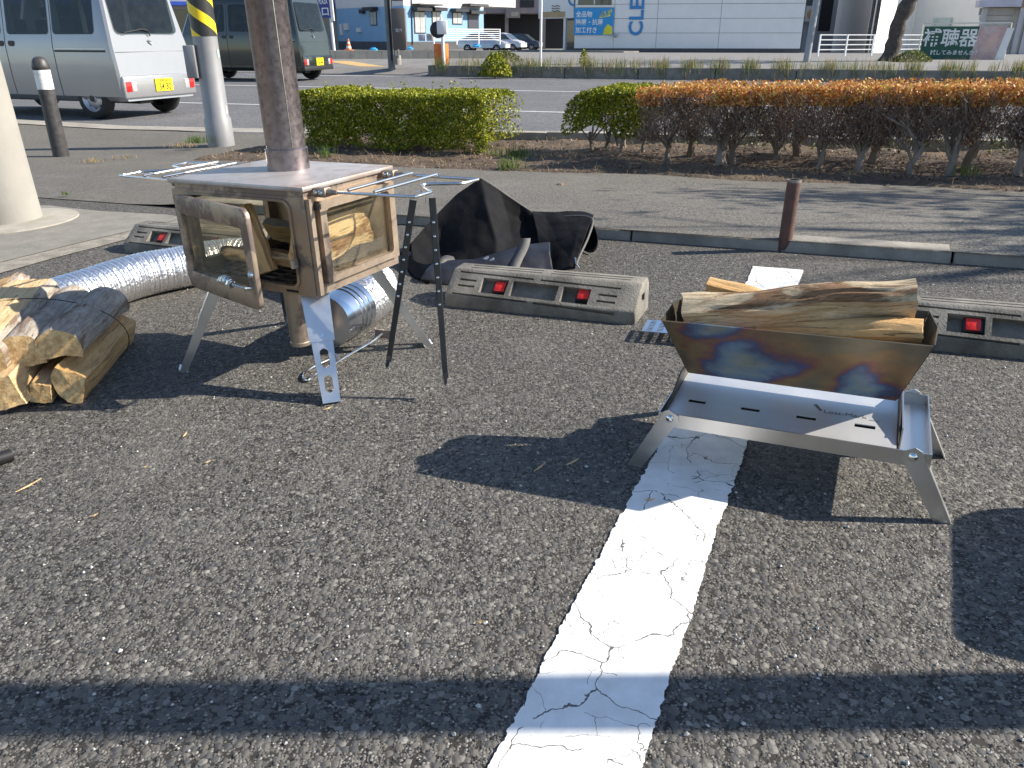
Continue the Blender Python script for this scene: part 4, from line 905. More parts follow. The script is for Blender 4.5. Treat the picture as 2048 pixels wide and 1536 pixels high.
# ------------------------------------------------------------------ planting
def leafmat(name, stops, rough=.5, trans=.2):
    m, t, b = newmat(name); g = N(t, 'ShaderNodeNewGeometry')
    col = ramp(t, g.outputs['Random Per Island'], stops); t.links.new(col, b.inputs['Base Color']); b.inputs['Roughness'].default_value = rough; b.inputs['Specular IOR Level'].default_value = .3
    tr = N(t, 'ShaderNodeBsdfTranslucent'); t.links.new(col, tr.inputs[0]); mx = N(t, 'ShaderNodeMixShader'); mx.inputs[0].default_value = trans
    out = t.nodes['Material Output']; t.links.new(b.outputs[0], mx.inputs[1]); t.links.new(tr.outputs[0], mx.inputs[2]); t.links.new(mx.outputs[0], out.inputs[0]); return m
M['leaf_green'] = leafmat('box_leaf', [(0, (.06, .085, .010)), (.5, (.19, .22, .015)), (.85, (.36, .36, .024)), (1, (.48, .41, .04))])
M['leaf_low'] = leafmat('dull_green_leaf', [(0, (.05, .075, .012)), (.6, (.10, .13, .02)), (1, (.20, .20, .05))])  # duller, darker green for rear hedge leaves, shrubs and tree crowns
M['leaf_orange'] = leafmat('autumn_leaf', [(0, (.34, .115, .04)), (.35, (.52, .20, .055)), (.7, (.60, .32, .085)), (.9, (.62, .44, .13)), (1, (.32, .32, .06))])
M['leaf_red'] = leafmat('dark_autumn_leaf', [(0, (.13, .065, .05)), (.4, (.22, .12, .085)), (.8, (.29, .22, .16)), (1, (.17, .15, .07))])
M['twig'] = pm('hedge_twig', (.24, .18, .145), (.14, .10, .08), 30, .85)
M['trunk'] = pm('hedge_trunk', (.27, .22, .185), (.13, .105, .085), 14, .9, 0, 1.0, .008, 40, (1, 1, .4))
M['drygrass'] = leafmat('dry_grass', [(0, (.30, .21, .10)), (.6, (.40, .30, .16)), (1, (.22, .14, .07))], .8, .3)
M['grass'] = leafmat('green_grass', [(0, (.05, .11, .02)), (.6, (.10, .17, .03)), (1, (.22, .24, .06))], .6, .35)
def leafmesh(name, P_, size, mat, parent=None, lot=False, up=.4, aspect=.55, seed=1):
    n = len(P_); r = np.random.default_rng(seed); P_ = np.asarray(P_)
    d = r.normal(size=(n, 3)); d[:, 2] += up; d /= np.linalg.norm(d, axis=1)[:, None]
    e = np.cross(d, r.normal(size=(n, 3))); e /= np.linalg.norm(e, axis=1)[:, None]
    s = (size * r.uniform(.45, 1.5, n))[:, None]
    v = np.stack([P_ - d * s * .5, P_ + e * s * .5 * aspect, P_ + d * s * .5, P_ - e * s * .5 * aspect], 1).reshape(-1, 3)
    me = bpy.data.meshes.new(name); me.vertices.add(4 * n); me.vertices.foreach_set('co', v.ravel())
    me.loops.add(4 * n); me.loops.foreach_set('vertex_index', np.arange(4 * n)); me.polygons.add(n); me.polygons.foreach_set('loop_start', np.arange(0, 4 * n, 4)); me.polygons.foreach_set('loop_total', np.full(n, 4))
    me.materials.append(mat); me.update(); me.validate()
    o = bpy.data.objects.new(name, me); COL.objects.link(o)
    if parent is not None: o.parent = parent
    elif lot: o.matrix_world = LOT.copy()
    return o
def bladesmesh(name, roots, h, w, mat, parent=None, lot=False, lean=.5, seed=2):
    r = np.random.default_rng(seed); vs = []; fs = []
    for p in roots:
        p = Vector(p); a = r.uniform(0, 6.28); l = h * r.uniform(.5, 1.2); d = Vector((math.cos(a), math.sin(a), 0)); q = Vector((-d.y, d.x, 0)) * w * r.uniform(.6, 1.2); ln_ = lean * r.uniform(.2, 1.3)
        m_ = p + Vector((0, 0, l * .6)) + d * l * ln_ * .35; t_ = p + Vector((0, 0, l * max(.3, 1 - ln_ * .4))) + d * l * ln_
        k = len(vs); vs += [p - q, p + q, m_ + q * .7, m_ - q * .7, t_]; fs += [(k, k + 1, k + 2, k + 3), (k + 3, k + 2, k + 4)]
    o = MB(); o.v = [tuple(v) for v in vs]; o.f = fs; o.m = [0] * len(fs)
    o = o.build(name, mat, parent)
    if parent is None and lot: o.matrix_world = LOT.copy()
    return o
def hz(s, t): return walk_z(s, t) + .03
def nz(*a): return noise.noise(Vector(a))
def hedge_points(n, s0, s1, t0, t1, top, under, seed, shell=.65, endr=.18):
    r = random.Random(seed); out = []
    while len(out) < n:
        s = r.uniform(s0, s1); zt_ = top(s); zu = under(s); 
        k = r.random()
        if k < .34: t = r.uniform(t0, t1); z = zt_ - abs(r.gauss(0, .028)) + .02 * nz(s * 7, t * 7, 1)
        elif k < .34 + shell * .5: t = t0 + abs(r.gauss(0, .045)); z = r.uniform(zu, zt_)
        else: t = r.uniform(t0, t1); z = r.uniform(zu + .05, zt_)
        bul = .05 * nz(s * 3.1, z * 5, seed) + .03 * nz(s * 9, z * 11, seed + 3)
        t += bul
        de = min(s - s0, s1 - s); 
        if de < endr and (endr - de) ** 2 + max(0, z - (zt_ - endr)) ** 2 > endr ** 2: continue
        dt = min(t - t0, t1 - t)
        if z > zt_ - .06 and dt < .06 and (.06 - dt) ** 2 + (z - zt_ + .06) ** 2 > .06 ** 2: continue
        if nz(s * 6, t * 6, z * 7 + seed) < -.42 and z < zt_ - .07: continue
        p = K(s, t); out.append((p.x, p.y, z))
    return out
def twig(mb, p, d, L_, r_, depth, rr, zmax):
    pts = [p]; k = 3
    for i in range(k):
        d = (d + Vector((rr.uniform(-.35, .35), rr.uniform(-.35, .35), rr.uniform(-.05, .25)))).normalized(); p = p + d * (L_ / k)
        if p.z > zmax: p = p.copy(); p.z = zmax
        pts.append(p)
    mb.tube(pts, [r_ * (1 - .45 * i / k) for i in range(k + 1)], 5 if depth > 1 else 4, caps=False)
    if depth > 0:
        for j in range(3 if depth > 1 else 3):
            q = pts[rr.randint(1, k)]; a = rr.uniform(0, 6.28); twig(mb, q, (d + Vector((math.cos(a), math.sin(a), .3)) * .8).normalized(), L_ * rr.uniform(.5, .75), r_ * .5, depth - 1, rr, zmax)
def bush(parent, s, t, h, seed, r0, zmax, nst=3, mat='trunk', spread=.5, nm='trunk'):
    rr = random.Random(seed); base = K(s, t, hz(s, t) - .03); mb = MB()
    # flared foot
    mb.tube([base, base + Vector((rr.uniform(-.02, .02), rr.uniform(-.02, .02), h * .18)), base + Vector((rr.uniform(-.04, .04), rr.uniform(-.04, .04), h * .42))], [r0 * 1.5, r0, r0 * .85], 8, caps=False)
    for j in range(nst):
        a = j * 6.28 / nst + rr.uniform(-.5, .5); d = Vector((math.cos(a) * spread, math.sin(a) * spread, 1)).normalized()
        twig(mb, base + Vector((0, 0, h * rr.uniform(.2, .42))), d, h * .45, r0 * .6, 2, rr, zmax)
    return mb.build(nm, M[mat], parent, smooth=True)
# left: green clipped hedge
top = lambda s: .395 + .02 * nz(s * 2, 0, 3) + .012 * nz(s * 8, 0, 1) + (.035 if s < -3.1 else 0) * min(1, (-3.1 - s) / .4)
und = lambda s: hz(s, 3) + .04 + .09 * nz(s * 4, 5, 1)
hg = thing('clipped_hedge', 'bright green clipped hedge behind the stove flue', 'hedge', Matrix())
o = leafmesh('foliage', hedge_points(66000, -3.72, -1.78, 2.66, 3.42, top, und, 3, endr=.12), .021, M['leaf_green'], hg, seed=4); o['kind'] = 'stuff'
sh_ = []
for i in range(14):
    s = random.uniform(-3.6, -2.0); t = random.uniform(2.8, 3.3); z0_ = top(s); sh_ += [(K(s, t).x + random.gauss(0, .008), K(s, t).y, z0_ + random.uniform(0, .075)) for _ in range(14)]
o = leafmesh('young_shoots', sh_, .02, M['leaf_green'], hg, seed=5); o['kind'] = 'stuff'
for i in range(9): bush(hg, -3.62 + i * .21 + random.uniform(-.06, .06), random.uniform(2.85, 3.25), .42, 40 + i, .013, top(-3), 4, spread=.8)
# right: green head of the second hedge, then the autumn-coloured run
top2 = lambda s: .415 + .03 * min(1, max(0, (s + 1.1) / .5)) + .015 * nz(s * 3, 0, 8) + .01 * nz(s * 9, 0, 2)
hg2 = thing('green_bush', 'green leafy bush at the left end of the orange hedge', 'bush', Matrix())
und2 = lambda s: .13 + .10 * nz(s * 4, 5, 7)
o = leafmesh('foliage', hedge_points(14000, -1.12, -.42, 2.62, 3.35, top2, und2, 7, endr=.22), .022, M['leaf_green'], hg2, seed=6); o['kind'] = 'stuff'
for i, (s, t) in enumerate(((-1.02, 3.05), (-.93, 3.15), (-.72, 2.75), (-.62, 3.1), (-.8, 3.2))): bush(hg2, s, t, .44, 60 + i, .014, .36, 4, spread=.75)
hg3 = thing('autumn_hedge', 'orange and brown autumn hedge on twisted bare trunks', 'hedge', Matrix())
def apts(n, seed, zlo, zhi, s0=-.5):
    out = []; r = random.Random(seed)
    while len(out) < n:
        s = r.uniform(s0, 5.2) if r.random() < .25 else r.uniform(s0, 2.6); t = r.uniform(2.40, 3.3) if r.random() < .6 else 2.40 + abs(r.gauss(0, .07)); z = top2(s) + r.uniform(zlo, zhi) 
        t += .05 * nz(s * 3.1, z * 5, seed) + .03 * nz(s * 10, z * 9, seed)
        if nz(s * 5, t * 5, z * 6 + seed) < (-.35 if zlo > -.2 else -.02): continue
        p = K(s, t); out.append((p.x, p.y, z))
    return out
o = leafmesh('foliage', apts(34000, 11, -.10, .012), .021, M['leaf_orange'], hg3, seed=8); o['kind'] = 'stuff'
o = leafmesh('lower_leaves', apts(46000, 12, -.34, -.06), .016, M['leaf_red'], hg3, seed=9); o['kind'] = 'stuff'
lows = []
r = random.Random(5)
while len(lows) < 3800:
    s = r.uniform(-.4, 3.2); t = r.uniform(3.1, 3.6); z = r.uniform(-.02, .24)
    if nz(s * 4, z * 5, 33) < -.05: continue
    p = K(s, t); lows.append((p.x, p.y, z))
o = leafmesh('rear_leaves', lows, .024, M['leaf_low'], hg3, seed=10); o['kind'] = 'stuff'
ts = [(-.30, 2.62), (-.22, 3.0), (.10, 2.52), (.16, 2.60), (.42, 2.85), (.55, 3.05), (.72, 2.60), (.98, 2.50), (1.05, 2.85), (1.28, 2.42), (1.5, 2.45), (1.62, 2.78), (1.86, 2.45), (1.95, 2.62), (2.2, 2.5), (2.5, 2.6), (2.9, 2.5), (3.4, 2.55), (3.9, 2.5), (4.5, 2.55)]
for i, (s, t) in enumerate(ts): bush(hg3, s, t, .48, 80 + i, .019 + .007 * (i % 3), top2(s) - .02, 5, spread=.6)
# fine bare twigs filling the brown face
mb = MB(); r = random.Random(21)
for i in range(6000):
    s = r.uniform(-.45, 3.0); t = 2.38 + abs(r.gauss(0, .14)); z = top2(s) - r.uniform(.05, .36); p = K(s, t, z)
    d = Vector((r.uniform(-.6, .6), r.uniform(-.5, .3), r.uniform(.3, 1))).normalized(); L_ = r.uniform(.05, .13)
    m_ = p + d * L_ * .5 + Vector((r.uniform(-.01, .01), 0, r.uniform(-.01, .01))); e = p + d * L_
    if e.z > top2(s): continue
    mb.tube([p, m_, e], [.0022, .0017, .0009], 3, caps=False)
o = mb.build('twigs', M['twig'], hg3); o['kind'] = 'stuff'
# litter and grass on the bed
r = random.Random(3); lit = []
for i in range(5200):
    s = r.uniform(-4.1, 3.4); t = r.uniform(1.95, 3.6); q = soil(s, t) if t >= 1.98 else K(s, t, walk_z(s, t)); lit.append((q.x, q.y, q.z + .006))
o = leafmesh('leaf_litter', lit[:3400], .022, M['leaf_red'], None, lot=True, up=-.2, seed=31); setp(o, 'brown fallen leaves lying on the hedge bed', 'leaf litter', kind='stuff')
o = bladesmesh('dry_straw', lit[3400:], .05, .0018, M['drygrass'], None, lot=True, lean=2.2, seed=32); setp(o, 'pale dry straw strewn along the hedge bed', 'straw', kind='stuff')
def tuft(px, py, n, h, lab, mat='grass', rad=.05, z=-.06, lean=.7):
    c = G(px, py, z); d = c - K0; s, t = d.dot(KE), d.dot(KN); rr = random.Random(int(px)); zz = walk_z(s, t) + .01
    if t > 2.0: zz = soil(s, t).z
    roots = [(c.x + rr.gauss(0, rad), c.y + rr.gauss(0, rad * .6), zz) for _ in range(n)]
    o = bladesmesh('grass_tuft', roots, h, .0026, M[mat], None, lot=True, lean=lean, seed=int(px)); setp(o, lab, 'grass tuft', 'grass tufts along the pavement')
tuft(1030, 318, 130, .11, 'green grass tuft in the gap between the two hedges', rad=.05); tuft(1018, 338, 110, .10, 'green grass tuft at the front of the hedge gap', rad=.05)
tuft(650, 318, 40, .12, 'sparse grass tuft beside the stove flue'); tuft(395, 290, 130, .09, 'green grass tuft at the foot of the grey street pole', rad=.06)
tuft(365, 298, 70, .06, 'short yellow grass left of the grey street pole', 'drygrass', .08); tuft(185, 332, 60, .04, 'yellow grass in the pavement seam by the bollard', 'drygrass', .07); tuft(245, 318, 40, .035, 'straw in the pavement seam between bollard and pole', 'drygrass', .05)
tuft(1925, 355, 40, .08, 'small green weed under the orange hedge'); tuft(140, 415, 25, .03, 'tiny weed at the edge of the driveway concrete', 'grass', .015); tuft(985, 310, 60, .08, 'grass sprouting under the end of the green hedge')
# street tree off to the right: its branches dapple the pavement
tre = thing('street_tree', 'bare-branched street tree standing right of the view', 'tree', TR((7.1, 3.15, 0)))
mb = MB(); rr = random.Random(77); mb.tube([(0, 0, -.1), (.05, 0, 1.2), (0, .05, 2.2)], [.13, .11, .09], 10, caps=False)
for j in range(7):
    a = j * .9; twig(mb, Vector((0, .05, 1.6 + .15 * j)), Vector((math.cos(a), math.sin(a) * .7, .6)).normalized(), 1.2, .045, 2, rr, 6)
mb.build('trunk', M['trunk'], tre, smooth=True)
cl = []
for j in range(13):
    c = (rr.uniform(-1.6, 1.4), rr.uniform(-.6, 1.1), rr.uniform(1.9, 3.5)); q = rr.uniform(.18, .38)
    cl += [(c[0] + rr.gauss(0, q), c[1] + rr.gauss(0, q * .8), c[2] + rr.gauss(0, q * .6)) for _ in range(230)]
leafmesh('crown', cl, .07, M['leaf_low'], tre, seed=41)
# ------------------------------------------------------------------ vans on the road (level street)
M['tyre'] = pm('tyre_rubber', (.014, .014, .015), (.022, .022, .022), 30, .75)
M['rim'] = pm('silver_rim', (.55, .55, .57), (.45, .45, .47), 9, .35, .8)
M['carglass'] = pm('dark_car_glass', (.025, .032, .035), (.045, .055, .055), 2, .04, 0, spec=.8)
M['redlamp'] = pm('red_lamp', (.55, .012, .012), (.45, .01, .01), 30, .12, coat=.6)
M['clearlamp'] = pm('clear_lamp', (.62, .62, .62), (.45, .45, .46), 40, .12, .4)
M['plate'] = pm('yellow_plate', (.88, .66, .01), (.84, .62, .01), 9, .4)
M['ink'] = pm('plate_ink', (.015, .015, .015), None, 9, .5)
M['blackplastic'] = pm('black_trim', (.02, .02, .022), None, 20, .5)
M['vanglass'] = glass('tinted_van_glass', (.42, .46, .46), .03, (.2, .22, .22)); M['seat'] = pm('grey_seat', (.05, .05, .055), None, 8, .9)
def wheel(parent, x, y, side, r_=.272, w_=.155, alloy=False):
    Mx = Matrix.Translation((x, y, r_)) @ Matrix.Rotation(R(-90 * side), 4, 'X')
    o = MB().lathe([(r_ * .64, -w_ / 2), (r_ * .9, -w_ / 2), (r_ * .98, -w_ / 2 + .02), (r_, 0), (r_ * .98, w_ / 2 - .02), (r_ * .9, w_ / 2), (r_ * .64, w_ / 2)], 36, M=Mx, caps=False).build('wheel', M['tyre'], parent, smooth=True, sharp=60)
    rm = MB().lathe([(r_ * .65, w_ / 2 - .002), (r_ * .61, w_ / 2 - .03), (r_ * .54, w_ / 2 - .05), (r_ * .42, w_ / 2 - .03), (r_ * .22, w_ / 2 - .025), (r_ * .17, w_ / 2 - .005), (0, w_ / 2 - .003)], 36, M=Mx, caps=False).build('rim', M['rim'], o, smooth=True, sharp=50)
    for k in range(8 if not alloy else 6):
        a = k * 2 * math.pi / (8 if not alloy else 6)
        if alloy: MB().prism([Mx @ Vector((r_ * .24 * math.cos(a + .2), r_ * .24 * math.sin(a + .2), w_ / 2 - .012)), Mx @ Vector((r_ * .58 * math.cos(a + .12), r_ * .58 * math.sin(a + .12), w_ / 2 - .012)), Mx @ Vector((r_ * .58 * math.cos(a + .72), r_ * .58 * math.sin(a + .72), w_ / 2 - .012)), Mx @ Vector((r_ * .24 * math.cos(a + .6), r_ * .24 * math.sin(a + .6), w_ / 2 - .012))], Mx.to_3x3() @ Vector((0, 0, .004))).build('rim_opening', M['tyre'], rm)
        else: MB().lathe([(.016, 0), (.016, .004), (0, .004)], 8, M=Mx @ Matrix.Translation((r_ * .47 * math.cos(a), r_ * .47 * math.sin(a), w_ / 2 - .040))).build('rim_hole', M['tyre'], rm)
    MB().lathe([(.045, 0), (.04, .012), (0, .014)], 12, M=Mx @ Matrix.Translation((0, 0, w_ / 2 - .006))).build('hub_cap', M['blackplastic'] if not alloy else M['rim'], rm, smooth=True)
    return o
SEC = [(.24, .66), (.30, .715), (.55, .735), (.95, .735), (1.03, .722), (1.70, .625), (1.80, .58), (1.86, .46), (1.89, .25)]
def hwz(z):
    for (a, b), (c, d) in zip(SEC, SEC[1:]):
        if z <= c: return b + (d - b) * (z - a) / (c - a)
    return .2
def rearx(z): return .0 if z < .56 else (.045 + .0 * z if z < .95 else .045 + .17 * (z - .95) / .9)
def kei_van(name, label, M0, paint, plate_no, dark=False):
    v = thing(name, label, 'van', M0, 'small vans driving on the road', lot=False)
    L_ = 3.39; mb = MB(); n = 2 * len(SEC)
    def frontx(z): return L_ - (.0 if z < .5 else .05 + (.12 * (z - .5) / .45 if z < .95 else .12 + .42 * (z - .95) / .9))
    st = [('r', 0.0, .945), ('r', .03, .985), ('r', .10, 1), ('m', .6, 1), ('m', 1.6, 1), ('m', 2.4, 1), ('f', .12, 1), ('f', .03, .98), ('f', 0, .94)]
    for k, off, sc in st:
        for side in (1, -1):
            for z, w_ in (SEC if side == 1 else SEC[::-1]):
                x = rearx(z) + off if k == 'r' else (off if k == 'm' else frontx(z) - off)
                mb.v.append((x, side * w_ * sc, z))
    for i in range(len(st) - 1):
        for j in range(n): mb.f.append((i * n + j, i * n + (j + 1) % n, (i + 1) * n + (j + 1) % n, (i + 1) * n + j)); mb.m.append(0)
    mb.f += [tuple(range(n)), tuple(range((len(st) - 1) * n, len(st) * n))[::-1]]; mb.m += [0, 0]
    body = mb.build('body', paint, v, smooth=True, sharp=28)
    cut = MB()
    for x in (.56, 2.96):
        cut.lathe([(.325, -.9), (.325, .9)], 28, M=Matrix.Translation((x, 0, .285)) @ Matrix.Rotation(R(90), 4, 'X'))
    boolcut(body, cut); body.data.polygons.foreach_set('use_smooth', [True] * len(body.data.polygons)); body.data.set_sharp_from_angle(angle=R(28))
    boolcut(body, MB().box(.24, 2.62, -.585, .585, .98, 1.70))
    wc = MB()
    for xa, xb, za, zc in ((.30, 1.02, 1.08, 1.66), (1.10, 1.86, 1.08, 1.66), (1.98, 2.62, 1.08, 1.66)): wc.prism([(x, -1, z) for x, z in rrect(xa + .012, xb - .012, za + .012, zc - .012, .04)], (0, 2, 0))
    boolcut(body, wc); boolcut(body, MB().prism([(-.3, y, z) for y, z in rrect(-.55, .55, 1.105, 1.685, .06)], (.62, 0, 0)))
    boolcut(body, MB().prism([(2.5, y, z) for y, z in rrect(-.56, .56, 1.10, 1.66, .06)], (1.2, 0, 0)))
    body.data.polygons.foreach_set('use_smooth', [True] * len(body.data.polygons)); body.data.set_sharp_from_angle(angle=R(28))
    MB().box(.26, 2.60, -.57, .57, .985, .995).build('load_floor', M['seat'], v)
    for x in (1.15, 2.15):
        for y in (-.33, .33):
            st_ = MB().box(x, x + .12, y - .22, y + .22, .996, 1.28).build('seat_back', M['seat'], v, bevel=.03); MB().box(x + .02, x + .10, y - .11, y + .11, 1.31, 1.45).build('headrest', M['seat'], st_, bevel=.03)
    MB().prism([(frontx(z) - .02, y, z) for y, z in ((-.54, 1.11), (.54, 1.11), (.52, 1.65), (-.52, 1.65))], (.008, 0, 0)).build('windscreen', M['vanglass'], v)
    MB().box(.2, 3.2, -.60, .60, .22, .30).build('underbody', M['blackplastic'], v)
    MB().box(.25, .87, -.52, .52, .30, .66).build('arch_liner', M['dark'], v); MB().box(2.65, 3.2, -.52, .52, .30, .66).build('arch_liner', M['dark'], v)
    for x in (.56, 2.96):
        for s_ in (1, -1): wheel(v, x, s_ * .635, s_, alloy=dark)
    # side glazing and shut lines
    def sidep(x, z, s_, o_=.004): return (x, s_ * (hwz(z) + o_), z)
    for s_ in (1, -1):
        for xa, xb, za, zc in ((.30, 1.02, 1.08, 1.66), (1.10, 1.86, 1.08, 1.66), (1.98, 2.62, 1.08, 1.66)):
            pts = [(x, z) for x, z in rrect(xa, xb, za, zc, .05)]
            MB().prism([sidep(x, z, s_) for x, z in pts], (0, s_ * .003, 0)).build('side_window', M['vanglass'], v)
        for x in (1.05, 1.92, 2.78):
            mbs = MB(); zz = [.30, .55, .95, 1.03, 1.70]
            for a, b in zip(zz, zz[1:]): mbs.hexa([sidep(x - .005, a, s_, .0005), sidep(x + .005, a, s_, .0005), sidep(x + .005, b, s_, .0005), sidep(x - .005, b, s_, .0005)], [sidep(x - .005, a, s_, .002), sidep(x + .005, a, s_, .002), sidep(x + .005, b, s_, .002), sidep(x - .005, b, s_, .002)])
            mbs.build('door_gap', M['ink'], v)
        MB().box(.14, 1.03, *sorted((s_ * .7355, s_ * .738)), .86, .885).build('door_rail', M['ink'], v); MB().box(.14, 1.03, *sorted((s_ * .7355, s_ * .739)), .895, .905).build('rail_trim', M['rim'], v)
        for x in (1.80, 2.00): MB().prism([(a, s_ * .7355, c) for a, c in rrect(x - .055, x + .055, .93, 1.0, .03)], (0, s_ * .006, 0)).build('door_handle', M['blackplastic'], v)
    # tail
    def rp(y, z, o_=.004): return (rearx(z) - o_, y, z)
    sl = .17 / .9
    MB().prism([rp(y, z) for y, z in rrect(-.565, .565, 1.09, 1.70, .07)], (-.004, 0, 0)).build('rear_window', M['vanglass'], v)
    for z, h in ((.575, .008), (.86, .006)): MB().box(*sorted((rearx(z) - .0015, rearx(z) - .006)), -.68, .68, z, z + h).build('tail_crease', M['ink'] if z < .6 else paint, v)
    MB().box(-.03, .06, -.695, .695, .27, .565).build('rear_bumper', paint if not dark else paint, v, bevel=.025, seg=3)
    if dark: MB().box(-.036, .05, -.69, .69, .24, .33).build('bumper_skirt', M['blackplastic'], v, bevel=.01)
    for s_ in (1, -1):
        MB().box(-.036, -.02, *sorted((s_ * .56, s_ * .66)), .36, .49).build('tail_lamp', M['redlamp'], v, bevel=.006); MB().box(-.036, -.02, *sorted((s_ * .47, s_ * .555)), .36, .49).build('reversing_lamp', M['clearlamp'], v, bevel=.006)
    pl = MB().box(-.046, -.032, -.20, .13, .345, .51).build('number_plate', M['plate'], v)
    MT = Matrix.Translation((-.0465, -.035, .41)) @ Matrix.Rotation(R(-90), 4, 'Z') @ STAND
    text(plate_no, .125, M['ink'], pl, MT @ Matrix.Translation((0.01, -.01, 0)), depth=.001, bold=.002, sx=.82); text('相模 480', .042, M['ink'], pl, MT @ Matrix.Translation((0, .072, 0)), depth=.001)
    MB().prism([(rearx(.74) - .001, y, z) for y, z in rrect(-.09, .045, .715, .785, .02)], (-.006, 0, 0)).build('tailgate_handle', M['blackplastic'], v)
    wz0 = 1.075; MB().tube([rp(-.02, 1.06, .012), rp(.02, 1.13, .03), rp(.12, 1.145, .03), rp(.46, 1.10, .03)], .009, 6).build('rear_wiper', M['blackplastic'], v)
    em = M['rim'] if not dark else M['chrome']
    e_ = lambda l: [rp(y, z, .003) for y, z in l]
    MB().prism(e_([(.03, 1.015), (-.03, .985), (.0, .975), (.035, .99)]), (-.004, 0, 0)).build('emblem', pm('emblem_grey', (.25, .25, .26), None, 9, .3, .8), v); MB().prism(e_([(-.03, .945), (.03, .975), (.0, .985), (-.035, .97)]), (-.004, 0, 0)).build('emblem', em, v)
    if not dark: text('EVERY', .05, pm('badge_grey', (.35, .35, .37), None, 9, .3, .7), v, Matrix.Translation((.042, -.52, .70)) @ Matrix.Rotation(R(-90), 4, 'Z') @ STAND, name='badge', depth=.002); MB().box(.036, .042, -.57, -.47, .62, .63).build('badge', em, v)
    MB().box(.3, 1.0, -.12, .12, .17, .24).build('exhaust_and_axle', M['blackplastic'], v)
    return v
silver = pm('silver_paint', (.33, .33, .342), (.315, .315, .328), 3, .36, .55, coat=.7); green = pm('dark_green_paint', (.020, .025, .022), (.018, .023, .020), 3, .22, .1, coat=.8)
hd = ROADDIR + math.pi
hv = Vector((math.cos(hd), math.sin(hd), 0)); lv = Vector((-hv.y, hv.x, 0))
def vanM(p, x, y, sc=1.0, rot=0.0):
    a = hd + rot; h_ = Vector((math.cos(a), math.sin(a), 0)); l_ = Vector((-h_.y, h_.x, 0)); return TR(p - (h_ * x + l_ * y) * sc, a) @ Matrix.Scale(sc, 4)
kei_van('silver_van', 'silver delivery van with yellow plate reading 3430', vanM(GL(198, 238), .56, .66, 1.0, R(-4)), silver, '34 30')
kei_van('green_van', 'dark green van half hidden behind the stove flue', vanM(GL(625, 158), .56, -.66, 1.08, R(0)), green, '56-44', True)

# ------------------------------------------------------------------ far side: planter, weeds and street furniture
M['plantc'] = pm('planter_concrete', (.20, .19, .17), (.12, .115, .10), 4, .9, 0, .5, .01, 20)
def rs(px, py, z): return (GL(px, py, z) - RD(0, 0)).dot(RE)
ps0 = rs(868, 152, -.25)
pw = thing('planter_kerb', 'long low concrete planter wall along the far road edge', 'planter', TR(RD(ps0, .06)) @ Matrix.Rotation(ROADDIR, 4, 'Z'), lot=False)
for i in range(18): MB().box(i * 2 + .01, i * 2 + 1.99, 0, .18, -.05, .30).build('wall_block', M['plantc'], pw, bevel=.01)
MB().box(0, .18, .185, 1.3, -.05, .30).build('end_wall', M['plantc'], pw, bevel=.01)
MB().box(.18, 36, .185, 1.6, -.05, .26).build('soil', M['dirt'], pw)
rr = random.Random(9); roots = []; dry = []; lf = []
for i in range(11000):
    s = ps0 + rr.uniform(.1, 24); 
    if nz(s * 2.6, 1, 5) < rr.uniform(-.3, .25): continue
    t = rr.uniform(.0, .45) - (.06 if rr.random() < .5 else 0); p = RD(s, t, 0); z = rr.uniform(-.2, .02) if t < .06 else .0
    (roots if rr.random() < .55 else dry).append((p.x, p.y, z))
o = bladesmesh('weeds', roots, .34, .006, M['grass'], None, lean=.5, seed=51); setp(o, 'green weeds growing along the far planter wall', 'weeds', kind='stuff')
o = bladesmesh('dry_weeds', dry, .40, .005, M['drygrass'], None, lean=.45, seed=52); setp(o, 'straw-coloured dry weeds growing along the far planter wall', 'weeds', kind='stuff')
def shrub(nm, lab, cat, px, py, Y, w_, h_, n, mat, size, seed, group=None):
    p = AL(px, py, Y); r2 = random.Random(seed); t = thing(nm, lab, cat, TR(p), group, lot=False)
    pts = []
    for i in range(n):
        a = r2.uniform(0, 6.28); q = r2.random() ** .5; z = r2.random(); pts.append((math.cos(a) * q * w_ / 2 * (1 - .5 * z * z), math.sin(a) * q * w_ / 3, z * h_ * (1 - .35 * q * q)))
    leafmesh('foliage', pts, size, mat, t, seed=seed)['kind'] = 'stuff'
    for k in range(3): MB().tube([(0, 0, -.1), (r2.uniform(-.2, .2) * w_, 0, h_ * .7)], [.012, .006], 5).build('stem', M['twig'], t)
shrub('leafy_weed', 'bright green broad-leaved weed on the planter wall below the parked cars', 'plant', 990, 152, 23.2, .95, .62, 900, M['leaf_green'], .09, 61)
shrub('round_shrub', 'round green shrub in the planter behind the leafy weed', 'shrub', 1008, 122, 25.2, 1.15, .30, 900, M['leaf_low'], .06, 62)
shrub('leafy_weed', 'small yellow-green weed on the planter wall near the white pole', 'plant', 1168, 126, 24, .3, .38, 200, M['leaf_green'], .07, 63)
shrub('round_shrub', 'dark green clipped shrub beside the leaning tree trunk', 'shrub', 1822, 128, 26, 1.35, .42, 1500, M['leaf_low'], .06, 64)

